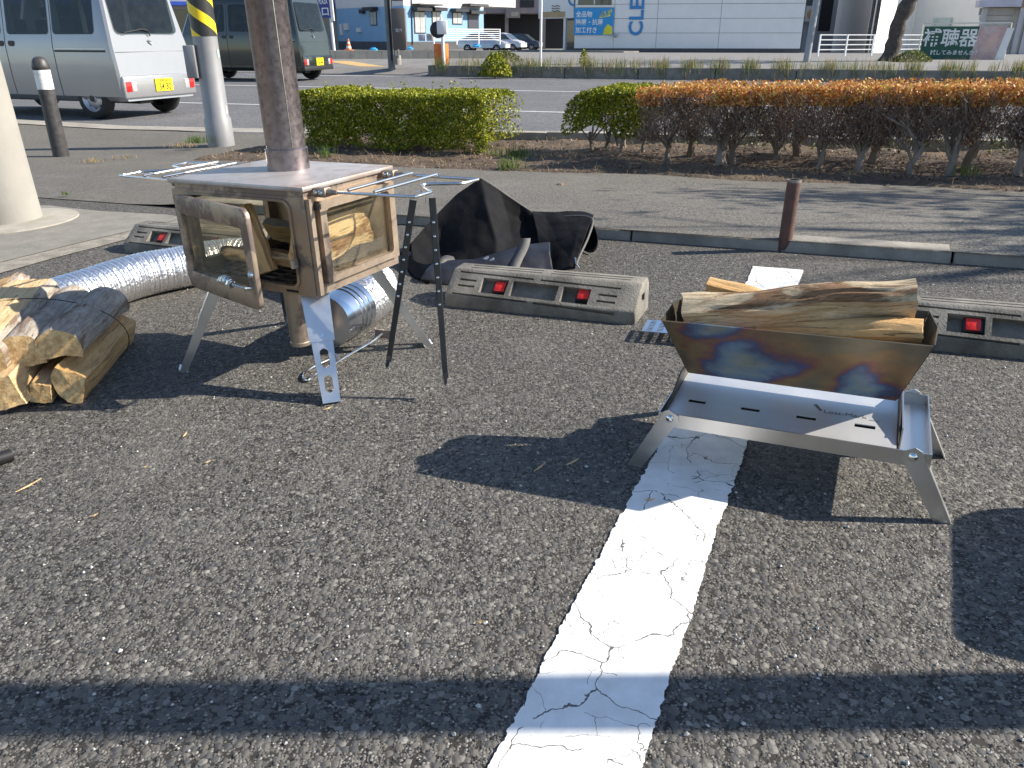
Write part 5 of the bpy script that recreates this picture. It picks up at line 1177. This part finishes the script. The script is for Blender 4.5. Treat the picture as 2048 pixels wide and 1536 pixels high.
def wallf(p0, p1):       # frame on a wall: x along, y into the building, z up
    d = (p1 - p0); d.z = 0; a = math.atan2(d.y, d.x); return TR(Vector((p0.x, p0.y, 0)), a), d.length
def onw(px, py, Mw):
    n_ = Mw.to_3x3() @ Vector((0, 1, 0)); p0 = Mw.translation; d = ray(px, py); t = (p0 - C0).dot(n_) / d.dot(n_); q = Mw.inverted() @ (C0 + d * t); return q.x, q.z
def wbox(Mw, px0, px1, py0, py1, y0=-.03, y1=.02):      # photo rectangle on a wall -> local box
    a, zt_ = onw(px0, py0, Mw); b, zb_ = onw(px1, py1, Mw); return (min(a, b), max(a, b), y0, y1, min(zt_, zb_), max(zt_, zb_))
def pole(nm, lab, px, py, Y, r_, h_, mat, lean=0.0, cat='pole'):
    p = AL(px, py, Y); t = thing(nm, lab, cat, TR(p) @ Matrix.Rotation(lean, 4, 'Y'), lot=False)
    MB().lathe([(r_ * 1.05, -.3), (r_, h_ * .5), (r_ * .9, h_)], 16, caps=False).build('shaft', mat, t, smooth=True); return t
whitep = pm('white_steel', (.74, .74, .75), (.66, .66, .67), 3, .4)
pole('white_pole', 'slim white steel pole rising from the planter', 1081, 126, 25.5, .035, 5, whitep)
# utility pole with brown meter cabinet
t = pole('wooden_utility_pole', 'utility pole carrying a brown meter cabinet and cables', 783, 128, 26, .10, 6, pm('dark_pole', (.20, .215, .21), (.13, .14, .14), 4, .8), R(-.6), 'utility pole')
MB().box(.12, .52, -.30, -.05, .42, 1.52).build('meter_cabinet', pm('brown_cabinet', (.115, .095, .085), (.10, .083, .075), 3, .5), t, bevel=.01)
MB().box(.16, .48, -.20, -.05, 1.72, 2.4).build('upper_cabinet', pm('brown_cabinet2', (.10, .075, .065), None, 3, .5), t, bevel=.01)
for k in range(4): MB().tube([(.02 + k * .035, -.12, .1), (.03 + k * .035, -.13, 2.6)], .014, 6).build('cable', M['clearlamp'] if k == 2 else M['blackplastic'], t)
MB().tube([(.25, -.15, .42), (.25, -.15, .20), (.1, -.1, .05)], .03, 8).build('conduit', M['steel'], t)
MB().lathe([(.13, 0), (.125, .25), (.11, .26)], 14, M=Matrix.Translation((.18, -.05, -.02))).build('pole_sleeve', M['concrete'], t)
text('電力', .10, whitep, t, Matrix.Translation((.32, -.305, .92)) @ STAND)
# orange cabinet and white device post
t = thing('orange_cabinet', 'small orange steel cabinet beside a white device post', 'cabinet', TR(AL(869, 130, 24.6), R(-14)), lot=False)
org = pm('orange_paint', (.72, .17, .025), (.62, .14, .02), 3, .45)
MB().box(0, .34, 0, .3, 0, .56).build('body', org, t, bevel=.01)
for k in range(3): MB().box(.02, .12, -.006, 0, .05 + k * .17, .19 + k * .17).build('door_panel', pm('orange_panel', (.85, .24, .04), None, 3, .4), t)
t = pole('device_post', 'white post with round-backed sensor head beside the orange cabinet', 888, 130, 24.4, .045, .95, whitep, R(-1.2), 'post')
MB().box(-.14, .14, -.12, .12, .80, 1.16).build('head', whitep, t, bevel=.02)
MB().lathe([(.0, 0), (.21, .02), (.22, .08), (.14, .12), (0, .12)], 20, M=Matrix.Translation((-.12, .02, .92)) @ Matrix.Rotation(R(90), 4, 'X')).build('round_back', M['blackplastic'], t, smooth=True)
MB().lathe([(.05, 0), (.0, .16)], 12, M=Matrix.Translation((-.02, 0, 1.165))).build('lamp_cone', whitep, t)
# entrance sign
t = pole('entrance_sign', 'blue and white shop entrance sign on a white post', 669, 106, 31, .05, 3.4, whitep, R(-1.5), 'sign')
blu = pm('sign_blue', (.035, .05, .24), None, 3, .4)
bd = MB().box(-.62, .02, -.10, -.06, 1.15, 3.3).build('sign_board', blu, t)
MB().box(.03, .13, -.11, .02, 1.05, 3.4).build('edge_post', whitep, t)
text('SHOE PLAZA', .20, whitep, bd, Matrix.Translation((-.34, -.102, 1.66)) @ STAND, bold=.004, sx=.52); text('入口', .30, whitep, bd, Matrix.Translation((-.30, -.102, 1.34)) @ STAND, bold=.004)
# grey leaning signal pole and tree trunk at right
pole('grey_lamp_post', 'grey lamp post leaning slightly, right of the white shop', 1612, 127, 26, .095, 6, pm('lamp_grey', (.26, .28, .31), (.22, .24, .27), 3, .5), R(2.0))
t = thing('street_tree', 'dark gnarled tree trunk in front of the sunlit white building', 'tree', TR(AL(1775, 128, 26.5)), lot=False)
tb_ = []; 
for i in range(16): u = i / 15; tb_.append(Vector((-.06 + .50 * u + .05 * math.sin(u * 9), .04 * math.sin(u * 6), -.15 + 2.6 * u)))
o = MB().tube(tb_, [.33 - .55 * min(.2, i / 15) + .03 * math.sin(i * 2.1) for i in range(16)], 14, caps=False).build('trunk', pm('tree_bark', (.10, .08, .07), (.05, .042, .038), 7, .95, 0, 1, .03, 14), t, smooth=True)
for v in o.data.vertices: v.co += Vector((1, 0, 0)) * .05 * noise.noise(v.co * 5)
for k in range(4): twig(MB(), tb_[-1], Vector((0, 0, 1)), 1, .05, 0, random.Random(k), 9)
mb = MB()
for k in range(5): twig(mb, tb_[-1], Vector((math.cos(k * 1.3), math.sin(k * 1.3), .9)).normalized(), 1.6, .10, 2, random.Random(k), 9)
mb.build('branches', M['trunk'], t, smooth=True)
cl = [(.4 + rr.gauss(0, 1.0), rr.gauss(0, .9), 4.4 + rr.gauss(0, .6)) for _ in range(2500)]
leafmesh('crown', cl, .12, M['leaf_low'], t, seed=71)
# hearing-aid banner on a frame
bM, bl = wallf(AL(1836, 122, 30), AL(2040, 122, 28.6))
t = thing('advertising_banner', 'dark green banner with white characters on a pipe frame', 'banner', bM, lot=False)
x0_, zt_ = onw(1848, 53, bM); x1_, zb_ = onw(2020, 121, bM); xl, _ = onw(1836, 121, bM); 
xa0, _ = onw(1850, 53, bM); xm0, _ = onw(1960, 53, bM); xm1, _ = onw(1938, 121, bM); xr0, _ = onw(2012, 53, bM)
gb_ = MB(); gb_.prism([(xl, 0, zb_), (xm1, 0, zb_), (xm0, 0, zt_), (xa0, 0, zt_)], (0, .02, 0)); bn = gb_.build('green_panel', pm('banner_green', (.012, .085, .060), (.01, .075, .055), 2, .5), t)
MB().prism([(xm1 + .002, 0, zb_), (xr0, 0, zb_), (xr0 + .05, 0, zt_), (xm0 + .002, 0, zt_)], (0, .02, 0)).build('picture_panel', pm('ear_picture', (.42, .26, .24), (.58, .46, .46), 2.2, .5), t)
ex = lambda l: [(xm1 + a, -.004, zb_ + b) for a, b in l]
skin = pm('picture_skin', (.62, .43, .37), (.52, .35, .31), 3, .5)
MB().prism(ex([(.38, .22), (.55, .30), (.72, .62), (.70, .85), (.55, .88), (.42, .62), (.35, .4)]), (0, .003, 0)).build('ear_shape', skin, t)
MB().prism(ex([(.75, .02), (1.0, .02), (1.12, 1.0), (.92, 1.0)]), (0, .003, 0)).build('white_stripe', whitep, t)
bold_w = pm('banner_white', (.82, .82, .82), None, 3, .5)
text('補聴器', .60, bold_w, bn, Matrix.Translation(((xl + xm0) / 2 + .02, -.004, zb_ + .70 * (zt_ - zb_) / 1.12)) @ STAND, bold=.009, sx=.93); text('試してみませんか？', .17, bold_w, bn, Matrix.Translation(((xl + xm0) / 2 + .25, -.004, zb_ + .22)) @ STAND, bold=.003)
for x in (xl - .05, (xl + xr0) / 2, xr0 + .15): MB().tube([(x, .05, -.05), (x, .05, zt_ + .10)], .02, 6).build('frame_post', M['steel'], t)
MB().tube([(xl - .05, .05, zt_ + .10), (xr0 + .15, .05, zt_ + .10)], .02, 6).build('frame_rail', M['steel'], t)
# railing
def railing(nm, lab, p0, p1, h_, bars, posts):
    Mw, L_ = wallf(p0, p1); zz = p0.z; t = thing(nm, lab, 'railing', Mw @ Matrix.Translation((0, 0, zz)), lot=False)
    for k in range(posts): x = L_ * k / (posts - 1); MB().box(x - .03, x + .03, -.03, .03, -.1, h_).build('post', whitep, t)
    for k in range(bars): z = h_ * (.25 + .75 * k / (bars - 1)); MB().box(.032, L_ - .032, -.015, .015, z - .045, z - .005).build('rail', whitep, t)
railing('white_railing', 'white horizontal railing behind the leaning tree trunk', AL(1636, 108, 38), AL(1845, 104, 40), .80, 4, 5)
railing('white_railing', 'white railing in front of the pale blue house', AL(868, 86, 52), AL(1000, 90, 55), .80, 6, 4)
# low retaining wall and small things behind it
rw = thing('retaining_wall', 'low pale block wall in front of the parked cars', 'wall', wallf(AL(640, 118, 30), AL(1012, 112, 30))[0], lot=False)
L_ = wallf(AL(640, 118, 30), AL(1012, 112, 30))[1]; zb_ = AL(640, 119, 30).z
for k in range(12): MB().box(L_ * k / 12 + .005, L_ * (k + 1) / 12 - .005, 0, .16, zb_ - .1, zb_ + .29).build('wall_block', pm('wall_concrete%d' % k, (.48 + .03 * (k % 3), .42 + .03 * (k % 3), .34 + .02 * (k % 3)), (.40, .35, .29), 3, .9), rw)
t = thing('traffic_cone', 'orange and white traffic cone before the pale blue house', 'traffic cone', TR(AL(698, 101, 41)), lot=False)
MB().lathe([(.14, .03), (.12, .10)], 16, caps=False).build('cone', org, t); MB().lathe([(.12, .1), (.10, .2)], 16, caps=False).build('white_band', whitep, t); MB().lathe([(.10, .2), (.075, .3)], 16, caps=False).build('cone', org, t); MB().lathe([(.075, .3), (.055, .38)], 16, caps=False).build('white_band', whitep, t); MB().lathe([(.055, .38), (.03, .52), (0, .52)], 16, caps=False).build('cone', org, t); MB().box(-.2, .2, -.2, .2, 0, .03).build('base', org, t)
for i, (px, py, lab) in enumerate(((747, 101, 'blue sheeted weight on the ground between traffic cone and utility pole'), (818, 99, 'blue sheeted weight right of the brown meter cabinet'), (953, 94, 'blue sheeted weight in front of the silver parked car'))):
    MB().lathe([(.16, 0), (.17, .05), (.08, .08), (.10, .11), (0, .12)], 7).solo('blue_weight', pm('blue_sheet%d' % i, (.03, .28, .62), (.05, .38, .7), 9, .5), lab, 'weight', TR(AL(px, py, 33)) @ Matrix.Diagonal((1, .7, 1, 1)), 'blue weights on the far lot', lot=False, smooth=True)
strip2 = MB().add([AL(660, 136.5, 25.0) , AL(752, 136.5, 25.0), AL(762, 126, 28), AL(700, 126, 28)], [(0, 1, 2, 3)])
q = [RD((GL(x, y, -.05) - RD(0, 0)).dot(RE), t_, farz(t_) + .006) for x, y, t_ in ((655, 138, 1.5), (745, 136, 1.5), (752, 126, 3.0), (690, 126, 3.0))]
o = MB().add(q, [(0, 1, 2, 3)]).build('tactile_strip', M['tactile']); o['kind'] = 'structure'
# ------------------------------------------------------------------ buildings and parked cars in the background
def clad(name, c, c2, lines=(0, 0, 0), rough=.7): return pm(name, c, c2, 1.2, rough)
blue_w = clad('pale_blue_siding', (.21, .36, .53), (.19, .33, .50)); white_w = clad('white_siding', (.62, .60, .60), (.58, .56, .56)); fnd = pm('grey_foundation', (.09, .09, .10), (.07, .07, .075), 2, .9)
win = pm('house_glass', (.30, .32, .34), (.42, .43, .44), 3, .15); dkf = pm('dark_window_frame', (.02, .02, .025), None, 3, .5)
hs = thing('blue_house', 'pale blue two-storey house with white upper floor', 'house', Matrix(), lot=False)
a = AL(678, 96, 80); b = AL(811, 96, 72); c_ = AL(968, 96, 81); zg = -.25
def wall(parent, nm, p0, p1, z0, z1, mat, th=.3):
    Mw, L_ = wallf(p0, p1); o = MB().box(0, L_, 0, th, z0, z1).build(nm, mat, parent); o.matrix_local = Mw; return Mw
def zat(py, Mw, px): return onw(px, py, Mw)[1]
MwL, lL = wallf(a, b); MwR, lR = wallf(b, c_)
zfl, zbl = zat(83, MwL, 745), zat(14, MwL, 745)
for p0, p1 in ((a, b), (b, c_)):
    wall(hs, 'foundation', p0, p1, zg, zfl, fnd); wall(hs, 'ground_floor_wall', p0, p1, zfl, zbl, blue_w); wall(hs, 'upper_wall', p0, p1, zbl, zbl + 3.2, white_w)
bk = (MB().prism([(a.x, a.y + .4, zbl + 3.2), (b.x, b.y + .3, zbl + 3.2), (c_.x, c_.y + .4, zbl + 3.2), (c_.x - 1, c_.y + 8, zbl + 3.2), (a.x + 1, a.y + 10, zbl + 3.2)], (0, 0, .3))).build('roof', fnd, hs)
def winon(parent, Mw, px0, px1, py0, py1, hood=True, door=False):
    B = wbox(Mw, px0, px1, py0, py1, -.05, -.002); f_ = MB().box(*B).build('window', dkf, parent); f_.matrix_local = Mw
    x0, x1, _, _, z0, z1 = B; m = (x0 + x1) / 2; w_ = .07
    if door: MB().box(x0 + w_, x1 - w_, -.06, -.05, z0 + .04, z1 - w_).build('door_leaf', pm('dark_door', (.05, .05, .07), None, 3, .5), f_)
    else:
        for s0, s1 in ((x0 + w_, m - .025), (m + .025, x1 - w_)): MB().box(s0, s1, -.062, -.05, z0 + w_, z1 - w_).build('pane', win, f_)
    if hood: MB().box(x0 - .25, x1 + .25, -.65, -.055, z1 + .02, z1 + .28).build('awning', dkf, f_)
winon(hs, MwL, 740, 755, 22, 51); winon(hs, MwR, 827, 851, 22, 67); winon(hs, MwR, 863, 881, 22, 49); winon(hs, MwR, 904, 924, 24, 49); winon(hs, MwR, 935, 957, 28, 58, True, True)
for r_ in ((824, 870, 7, 12), (925, 962, 7, 14)): o = MB().box(*wbox(MwR, *r_, -.9, -.01)).build('porch_roof', fnd, hs); o.matrix_local = MwR
for r_ in ((682, 688, 48, 70), (690, 699, 47, 60), (716, 724, 56, 64)): o = MB().box(*wbox(MwL, *r_, -.2, -.003)).build('meter_box', white_w, hs); o.matrix_local = MwL
o = MB().box(*wbox(MwL, 723, 731, 19, 27, -.3, -.003)).build('vent_hood', dkf, hs); o.matrix_local = MwL
o = MB().tube([onw(825, 2, MwR) and (onw(822, 2, MwR)[0], -.06, 3.6), (onw(824, 80, MwR)[0], -.06, .2)], .05, 6).build('downpipe', fnd, hs); o.matrix_local = MwR
ac = thing('air_conditioner', 'cream outdoor air conditioner unit beside the blue house', 'air conditioner', TR(AL(853, 82, 60)), lot=False)
MB().box(0, .46, 0, .3, 0, .48).build('case', pm('cream_case', (.62, .58, .48), None, 3, .5), ac, bevel=.02); MB().lathe([(.17, 0), (.17, .012), (0, .012)], 20, M=Matrix.Translation((.22, 0, .25)) @ Matrix.Rotation(R(90), 4, 'X')).build('fan_grille', pm('grille', (.35, .34, .31), None, 3, .5), ac)
MB().box(-.55, -.12, 0, .3, 0, .42).build('case', pm('mauve_case', (.40, .36, .42), None, 3, .5), ac, bevel=.02)
Bp = wbox(MwR, 960, 1036, -30, 15, .3, 3.0); o = MB().box(*Bp).build('balcony_wing', white_w, hs); o.matrix_local = MwR
# brown building with car port between house and shop
br = thing('brown_building', 'brownish building with a dark open car port behind the parked cars', 'building', Matrix(), lot=False)
p0, p1 = AL(940, 97, 98), AL(1150, 97, 98); Mw, L_ = wallf(p0, p1); bw = pm('mauve_wall', (.30, .25, .25), (.26, .22, .22), 1, .8)
MB().box(0, L_, 0, 6, 3.2, 8).build('upper_wall', bw, br).matrix_local = Mw; MB().box(0, L_, 5, 6, -.9, 3.2).build('rear_wall', dkf, br).matrix_local = Mw
for x in (0, L_ * .35, L_ * .7, L_): MB().box(x - .2, x + .2, 0, .4, -.9, 3.2).build('pillar', bw, br).matrix_local = Mw
o = MB().box(*wbox(Mw, 1012, 1040, 18, 36, -1.2, -.02)).build('balcony', bw, br); o.matrix_local = Mw
o = MB().box(*wbox(Mw, 1022, 1036, 25, 33, -1.26, -1.21)).build('balcony_panel', pm('cream_panel', (.5, .45, .34), None, 3, .6), br); o.matrix_local = Mw
o = MB().box(*wbox(Mw, 1040, 1068, 0, 15, -.1, -.02)).build('window', dkf, br); o.matrix_local = Mw
# white shop with CLEAN lettering
sh = thing('white_shop', 'white panelled shop with large blue sideways lettering', 'shop', Matrix(), lot=False)
p0, p1 = AL(1148, 97, 57), AL(1600, 97, 55); Mw, L_ = wallf(p0, p1)
wp = pm('white_panel', (.74, .73, .72), (.70, .69, .69), 1.5, .55, 0, .05, .01)
zs = zat(97, Mw, 1300); zt2 = 7.0
rows = [zs, zat(66, Mw, 1300), zat(37, Mw, 1300), zat(8, Mw, 1300), zat(-22, Mw, 1300), zt2]; cols = [0, onw(1228, 50, Mw)[0], onw(1314, 50, Mw)[0], onw(1440, 50, Mw)[0], L_]
for i in range(5):
    for j in range(4): MB().box(cols[j] + .012, cols[j + 1] - .012, 0, .12, rows[i] + .012, rows[i + 1] - .012).build('wall_panel', wp, sh).matrix_local = Mw
MB().box(0, L_, .10, 12, zs, zt2 - .05).build('wall_core', pm('panel_gap', (.30, .31, .33), None, 2, .8), sh).matrix_local = Mw
MB().box(.0, L_, -.02, 12, zs - .8, zs - .005).build('foundation', fnd, sh).matrix_local = Mw
blt = pm('letter_blue', (.03, .23, .55), None, 2, .5)
xc, zc0 = onw(1273, 58, Mw); hC = abs(onw(1261, 58, Mw)[0] - onw(1289, 58, Mw)[0])
LB = text('CLEAN', hC / .72, blt, sh, Mw @ Matrix.Translation((xc, -.03, zc0 - .42)) @ STAND @ Matrix.Rotation(R(90), 4, 'Z'), depth=.02, bold=.03, align='LEFT', sx=1.02)
B = wbox(Mw, 1149, 1226, 16, 70, -.10, -.02); sb = MB().box(*B).build('sign_board', pm('sign_cyan', (.02, .27, .60), (.02, .25, .56), 2, .5), sh); sb.matrix_local = Mw
bw_, bh_ = B[1] - B[0], B[5] - B[4]
for k, tx in enumerate(('全品物', '除菌・抗菌', '加工付き')): text(tx, bh_ * .235, bold_w, sb, Matrix.Translation((B[0] + .04 * bw_, -.105, B[5] - bh_ * (.25 + .29 * k))) @ STAND, depth=.006, bold=.006, align='LEFT', sx=.95)
yl = pm('sign_yellow', (.75, .68, .04), None, 3, .5)
MB().prism([(B[0] + bw_ * u, -.106, B[4] + bh_ * w_) for u, w_ in ((.64, .62), (.92, .70), (.95, .95), (.66, .85))], (0, .005, 0)).build('price_flash', yl, sb)
text('無料', bh_ * .24, blt, sb, Matrix.Translation((B[0] + bw_ * .79, -.112, B[4] + bh_ * .78)) @ STAND @ Matrix.Rotation(R(10), 4, 'Z'), depth=.003, bold=.006)
MB().prism([(B[0] + bw_ * u, -.106, B[4] + bh_ * w_) for u, w_ in ((.74, .02), (.985, .02), (.97, .3), (.86, .40), (.78, .25))], (0, .005, 0)).build('yellow_blob', yl, sb)
for px0, px1 in ((1157, 1187), (1191, 1223)): o = MB().box(*wbox(Mw, px0, px1, -12, 10, -.04, -.005)).build('window', M['carglass'], sh); o.matrix_local = Mw
o = MB().box(*wbox(Mw, 1154, 1226, 11, 14, -.12, -.01)).build('window_sill', wp, sh); o.matrix_local = Mw
x, z = onw(1231, 70, Mw); MB().lathe([(0, -.16), (.11, -.11), (.16, 0), (.11, .11), (0, .16)], 16, M=Mw @ Matrix.Translation((x, -.2, z))).build('globe_lamp', pm('globe_grey', (.4, .4, .45), None, 3, .3), sh, smooth=True)
# porch with round sign at the left of the shop
q0, q1 = AL(1076, 98, 60), AL(1147, 97, 58); Mp, Lp = wallf(q0, q1)
B = wbox(Mp, 1078, 1147, -40, 36, 0, 1.2); MB().box(*B).build('porch_fascia', wp, sh).matrix_local = Mp
o = MB().box(*wbox(Mp, 1080, 1130, 24, 34.5, -.03, -.002)).build('brown_band', pm('sand_band', (.45, .32, .17), None, 3, .6), sh); o.matrix_local = Mp
for k in range(3):
    x, z = onw(1112, 12 + 5 * k, Mp); pts = [(x - .35 + .7 * u / 8, -.03, z + .04 * math.sin(u * 1.5)) for u in range(9)]; MB().tube(pts, .022, 5).build('drawn_wave', dkf, sh).matrix_local = Mp
x, z = onw(1147, -2, Mp); MB().lathe([(.42, 0), (.42, .02), (.30, .025), (.30, .0)], 28, M=Mp @ Matrix.Translation((x, -.03, z)) @ Matrix.Rotation(R(90), 4, 'X'), caps=False).build('round_emblem', blt, sh)
for px in (1127,): x, _ = onw(px, 60, Mp); MB().box(x - .09, x + .09, .1, .3, zs - .3, B[4]).build('porch_column', wp, sh).matrix_local = Mp
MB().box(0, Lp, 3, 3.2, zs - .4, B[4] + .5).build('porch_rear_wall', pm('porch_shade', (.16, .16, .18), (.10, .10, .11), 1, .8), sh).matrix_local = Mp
for r_ in ((1082, 1098), (1101, 1114)): o = MB().box(*wbox(Mp, r_[0], r_[1], 40, 96, 2.9, 2.98)).build('porch_door', M['carglass'], sh); o.matrix_local = Mp
MB().box(-.3, Lp + 5.2, -1.8, -.05, zs - .5, zs - .12).build('entrance_ramp', M['farwalk'], sh).matrix_local = Mp
# sunlit white building at right, its side wall coloured darker for shade and the shop at the far right
wb2 = thing('sunlit_building', 'bright sunlit white building behind the leaning tree trunk', 'building', Matrix(), lot=False)
p0, p1, p2, p3 = AL(1655, 105, 72), AL(1737, 105, 58), AL(1815, 105, 66), AL(1958, 105, 62)
bright = pm('sunlit_render', (.80, .78, .74), (.76, .74, .70), 1, .7); shade = pm('shaded_render', (.55, .52, .49), (.50, .475, .45), 1, .75)  # lit and shaded copies of one render, light put into their colours
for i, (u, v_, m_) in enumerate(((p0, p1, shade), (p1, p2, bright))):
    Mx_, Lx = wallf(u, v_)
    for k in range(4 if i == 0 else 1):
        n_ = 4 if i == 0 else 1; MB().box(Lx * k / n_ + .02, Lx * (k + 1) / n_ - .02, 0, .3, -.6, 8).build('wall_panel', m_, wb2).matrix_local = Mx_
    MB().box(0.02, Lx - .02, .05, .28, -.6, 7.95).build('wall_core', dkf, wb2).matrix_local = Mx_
Mx_, Lx = wallf(p2, p3); MB().box(0, Lx, 0, .3, -.6, 8).build('front_wall', bright, wb2).matrix_local = Mx_
o = MB().box(*wbox(Mx_, 1871, 1902, 36, 53, -.3, -.01)).build('meter_box', pm('mint_box', (.5, .58, .56), None, 3, .5), wb2); o.matrix_local = Mx_
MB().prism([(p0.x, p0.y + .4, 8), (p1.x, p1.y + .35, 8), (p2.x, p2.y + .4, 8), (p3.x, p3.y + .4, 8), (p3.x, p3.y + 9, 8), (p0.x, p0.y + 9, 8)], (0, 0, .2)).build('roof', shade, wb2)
cb = thing('corner_shop', 'shop front with lavender fascia cut by the right picture edge', 'shop', Matrix(), lot=False)
p0, p1 = AL(1958, 112, 50), AL(2110, 112, 49); Mx_, Lx = wallf(p0, p1); zz = zat(112, Mx_, 2000)
MB().box(0, Lx, .3, .5, zz - .2, 7).build('wall', pm('cream_wall', (.62, .58, .53), None, 1, .7), cb).matrix_local = Mx_
o = MB().box(*wbox(Mx_, 1955, 2036, 1, 14, -.6, .28)).build('fascia', pm('lavender_fascia', (.50, .48, .56), None, 1, .6), cb); o.matrix_local = Mx_
o = MB().box(*wbox(Mx_, 2036, 2100, -40, 14, -.3, .28)).build('brown_wall', pm('brown_tile', (.32, .2, .15), None, 4, .7), cb); o.matrix_local = Mx_
o = MB().box(*wbox(Mx_, 1962, 2030, 16, 30, .2, .28)).build('shutter_box', pm('shutter', (.42, .41, .40), (.36, .35, .35), 2, .6), cb); o.matrix_local = Mx_
for k in range(6): o = MB().box(*wbox(Mx_, 1962, 2026, 32 + k * 11, 41 + k * 11, .22, .28)).build('shutter_slat', pm('shutter_slat%d' % k, (.50, .48, .45), None, 2, .6), cb); o.matrix_local = Mx_
for px in (1960, 2034, 2050): x, _ = onw(px, 60, Mx_); MB().box(x - .12, x + .12, -.25, -.02, zz - .2, zat(15, Mx_, px)).build('pillar', pm('pillar_grey', (.45, .44, .46), None, 2, .6), cb).matrix_local = Mx_
# narrow gap structures between the two white buildings
gs_ = thing('grey_annex', 'narrow grey annex between the white shop and sunlit building', 'building', Matrix(), lot=False)
p0, p1 = AL(1602, 104, 64), AL(1662, 104, 66); Mx_, Lx = wallf(p0, p1)
MB().box(0, Lx, 0, 5, -.6, 7).build('wall', pm('annex_wall', (.42, .44, .48), (.38, .40, .44), 1, .7), gs_).matrix_local = Mx_
o = MB().box(*wbox(Mx_, 1648, 1657, -30, 62, -.1, -.01)).build('dark_doorway', dkf, gs_); o.matrix_local = Mx_
o = MB().box(*wbox(Mx_, 1600, 1620, 0, 42, -.5, -.05)).build('side_sign', pm('dark_sign', (.10, .10, .11), None, 3, .5), gs_); o.matrix_local = Mx_
o = MB().box(*wbox(Mx_, 1600, 1618, 12, 44, -.6, -.51)).build('sign_face', pm('sign_white', (.6, .6, .62), None, 3, .5), gs_); o.matrix_local = Mx_
x, z = onw(1606, 29, Mx_); MB().lathe([(.32, 0), (.32, .02), (0, .02)], 20, M=Mx_ @ Matrix.Translation((x, -.62, z)) @ Matrix.Rotation(R(90), 4, 'X')).build('orange_dot', pm('dull_orange', (.55, .33, .14), None, 3, .5), gs_)
# left edge: building seen behind the vans
lb = thing('grey_building', 'grey commercial building far behind the two vans', 'building', Matrix(), lot=False)
p0, p1 = AL(-300, 100, 70), AL(690, 100, 82); Mx_, Lx = wallf(p0, p1)
MB().box(0, Lx, 0, 5, -.8, 7).build('wall', pm('backdrop_wall', (.40, .39, .38), (.33, .32, .32), .5, .8), lb).matrix_local = Mx_
for k in range(10): MB().box(Lx * k / 10 + .6, Lx * (k + .6) / 10, -.06, -.003, .6, 3.0).build('window', M['carglass'], lb).matrix_local = Mx_
MB().box(0, Lx, -1.6, -.01, 3.3, 3.6).build('canopy', pm('blue_canopy', (.03, .08, .45), None, 2, .5), lb).matrix_local = Mx_
# parked cars
def car(nm, lab, Mx_, paint):
    v = thing(nm, lab, 'car', Mx_, 'cars parked on the far lot', lot=False); prof = [(0, .35), (.02, .62), (.25, .80), (.75, .90), (1.45, 1.40), (2.0, 1.49), (2.9, 1.46), (3.55, 1.05), (3.9, .98), (4.0, .6), (3.98, .35)]
    mb = MB(); n = len(prof)
    for y, sx in ((-.84, .96), (-.78, 1), (.78, 1), (.84, .96)):
        for x, z in prof:
            ins = .14 if z > 1.2 else 0; yy = y * (1 - ins) if abs(y) < .8 else y * (1 - ins) * .97; mb.v.append((2 + (x - 2) * sx, yy, z if abs(y) < .8 else .35 + (z - .35) * .94))
    for i in range(3):
        for j in range(n): mb.f.append((i * n + j, i * n + (j + 1) % n, (i + 1) * n + (j + 1) % n, (i + 1) * n + j)); mb.m.append(0)
    mb.f += [tuple(range(n)), tuple(range(3 * n, 4 * n))]; mb.m += [0, 0]
    mb.build('body', paint, v, smooth=True, sharp=35)
    for s_ in (1, -1):
        for pts in ([(1.0, .95), (1.45, 1.32), (1.95, 1.40), (1.95, .95)], [(2.02, .95), (2.02, 1.40), (2.85, 1.38), (3.3, 1.05), (3.2, .95)]): MB().prism([(x, s_ * (.80 if z < 1.2 else .725), z) for x, z in pts], (0, s_ * .012, 0)).build('side_window', M['carglass'], v)
        for x in (.75, 3.2): wheel(v, x, s_ * .76, s_, .31, .2, True)
        MB().box(-.005, .06, *sorted((s_ * .48, s_ * .74)), .58, .70).build('headlight', M['clearlamp'], v)
    MB().prism([(.80, -.66, .93), (.80, .66, .93), (1.42, .60, 1.39), (1.42, -.60, 1.39)], (-.02, 0, .015)).build('windscreen', M['carglass'], v)
    return v
gz = -.35
car('silver_car', 'silver hatchback parked left behind the block wall', TR(AL(1016, 105, 70), R(166)), pm('car_silver', (.55, .57, .62), None, 2, .3, .3, coat=.6))
car('pale_car', 'pale silver car parked nose to the right beside the hatchback', TR(AL(1048, 103, 74), R(160)), pm('car_white', (.66, .68, .72), None, 2, .3, .2, coat=.6))
car('dark_car', 'dark blue car parked in front of the brown car port', TR(AL(1082, 101, 82), R(165)), pm('car_navy', (.03, .035, .06), None, 2, .25, .2, coat=.8))
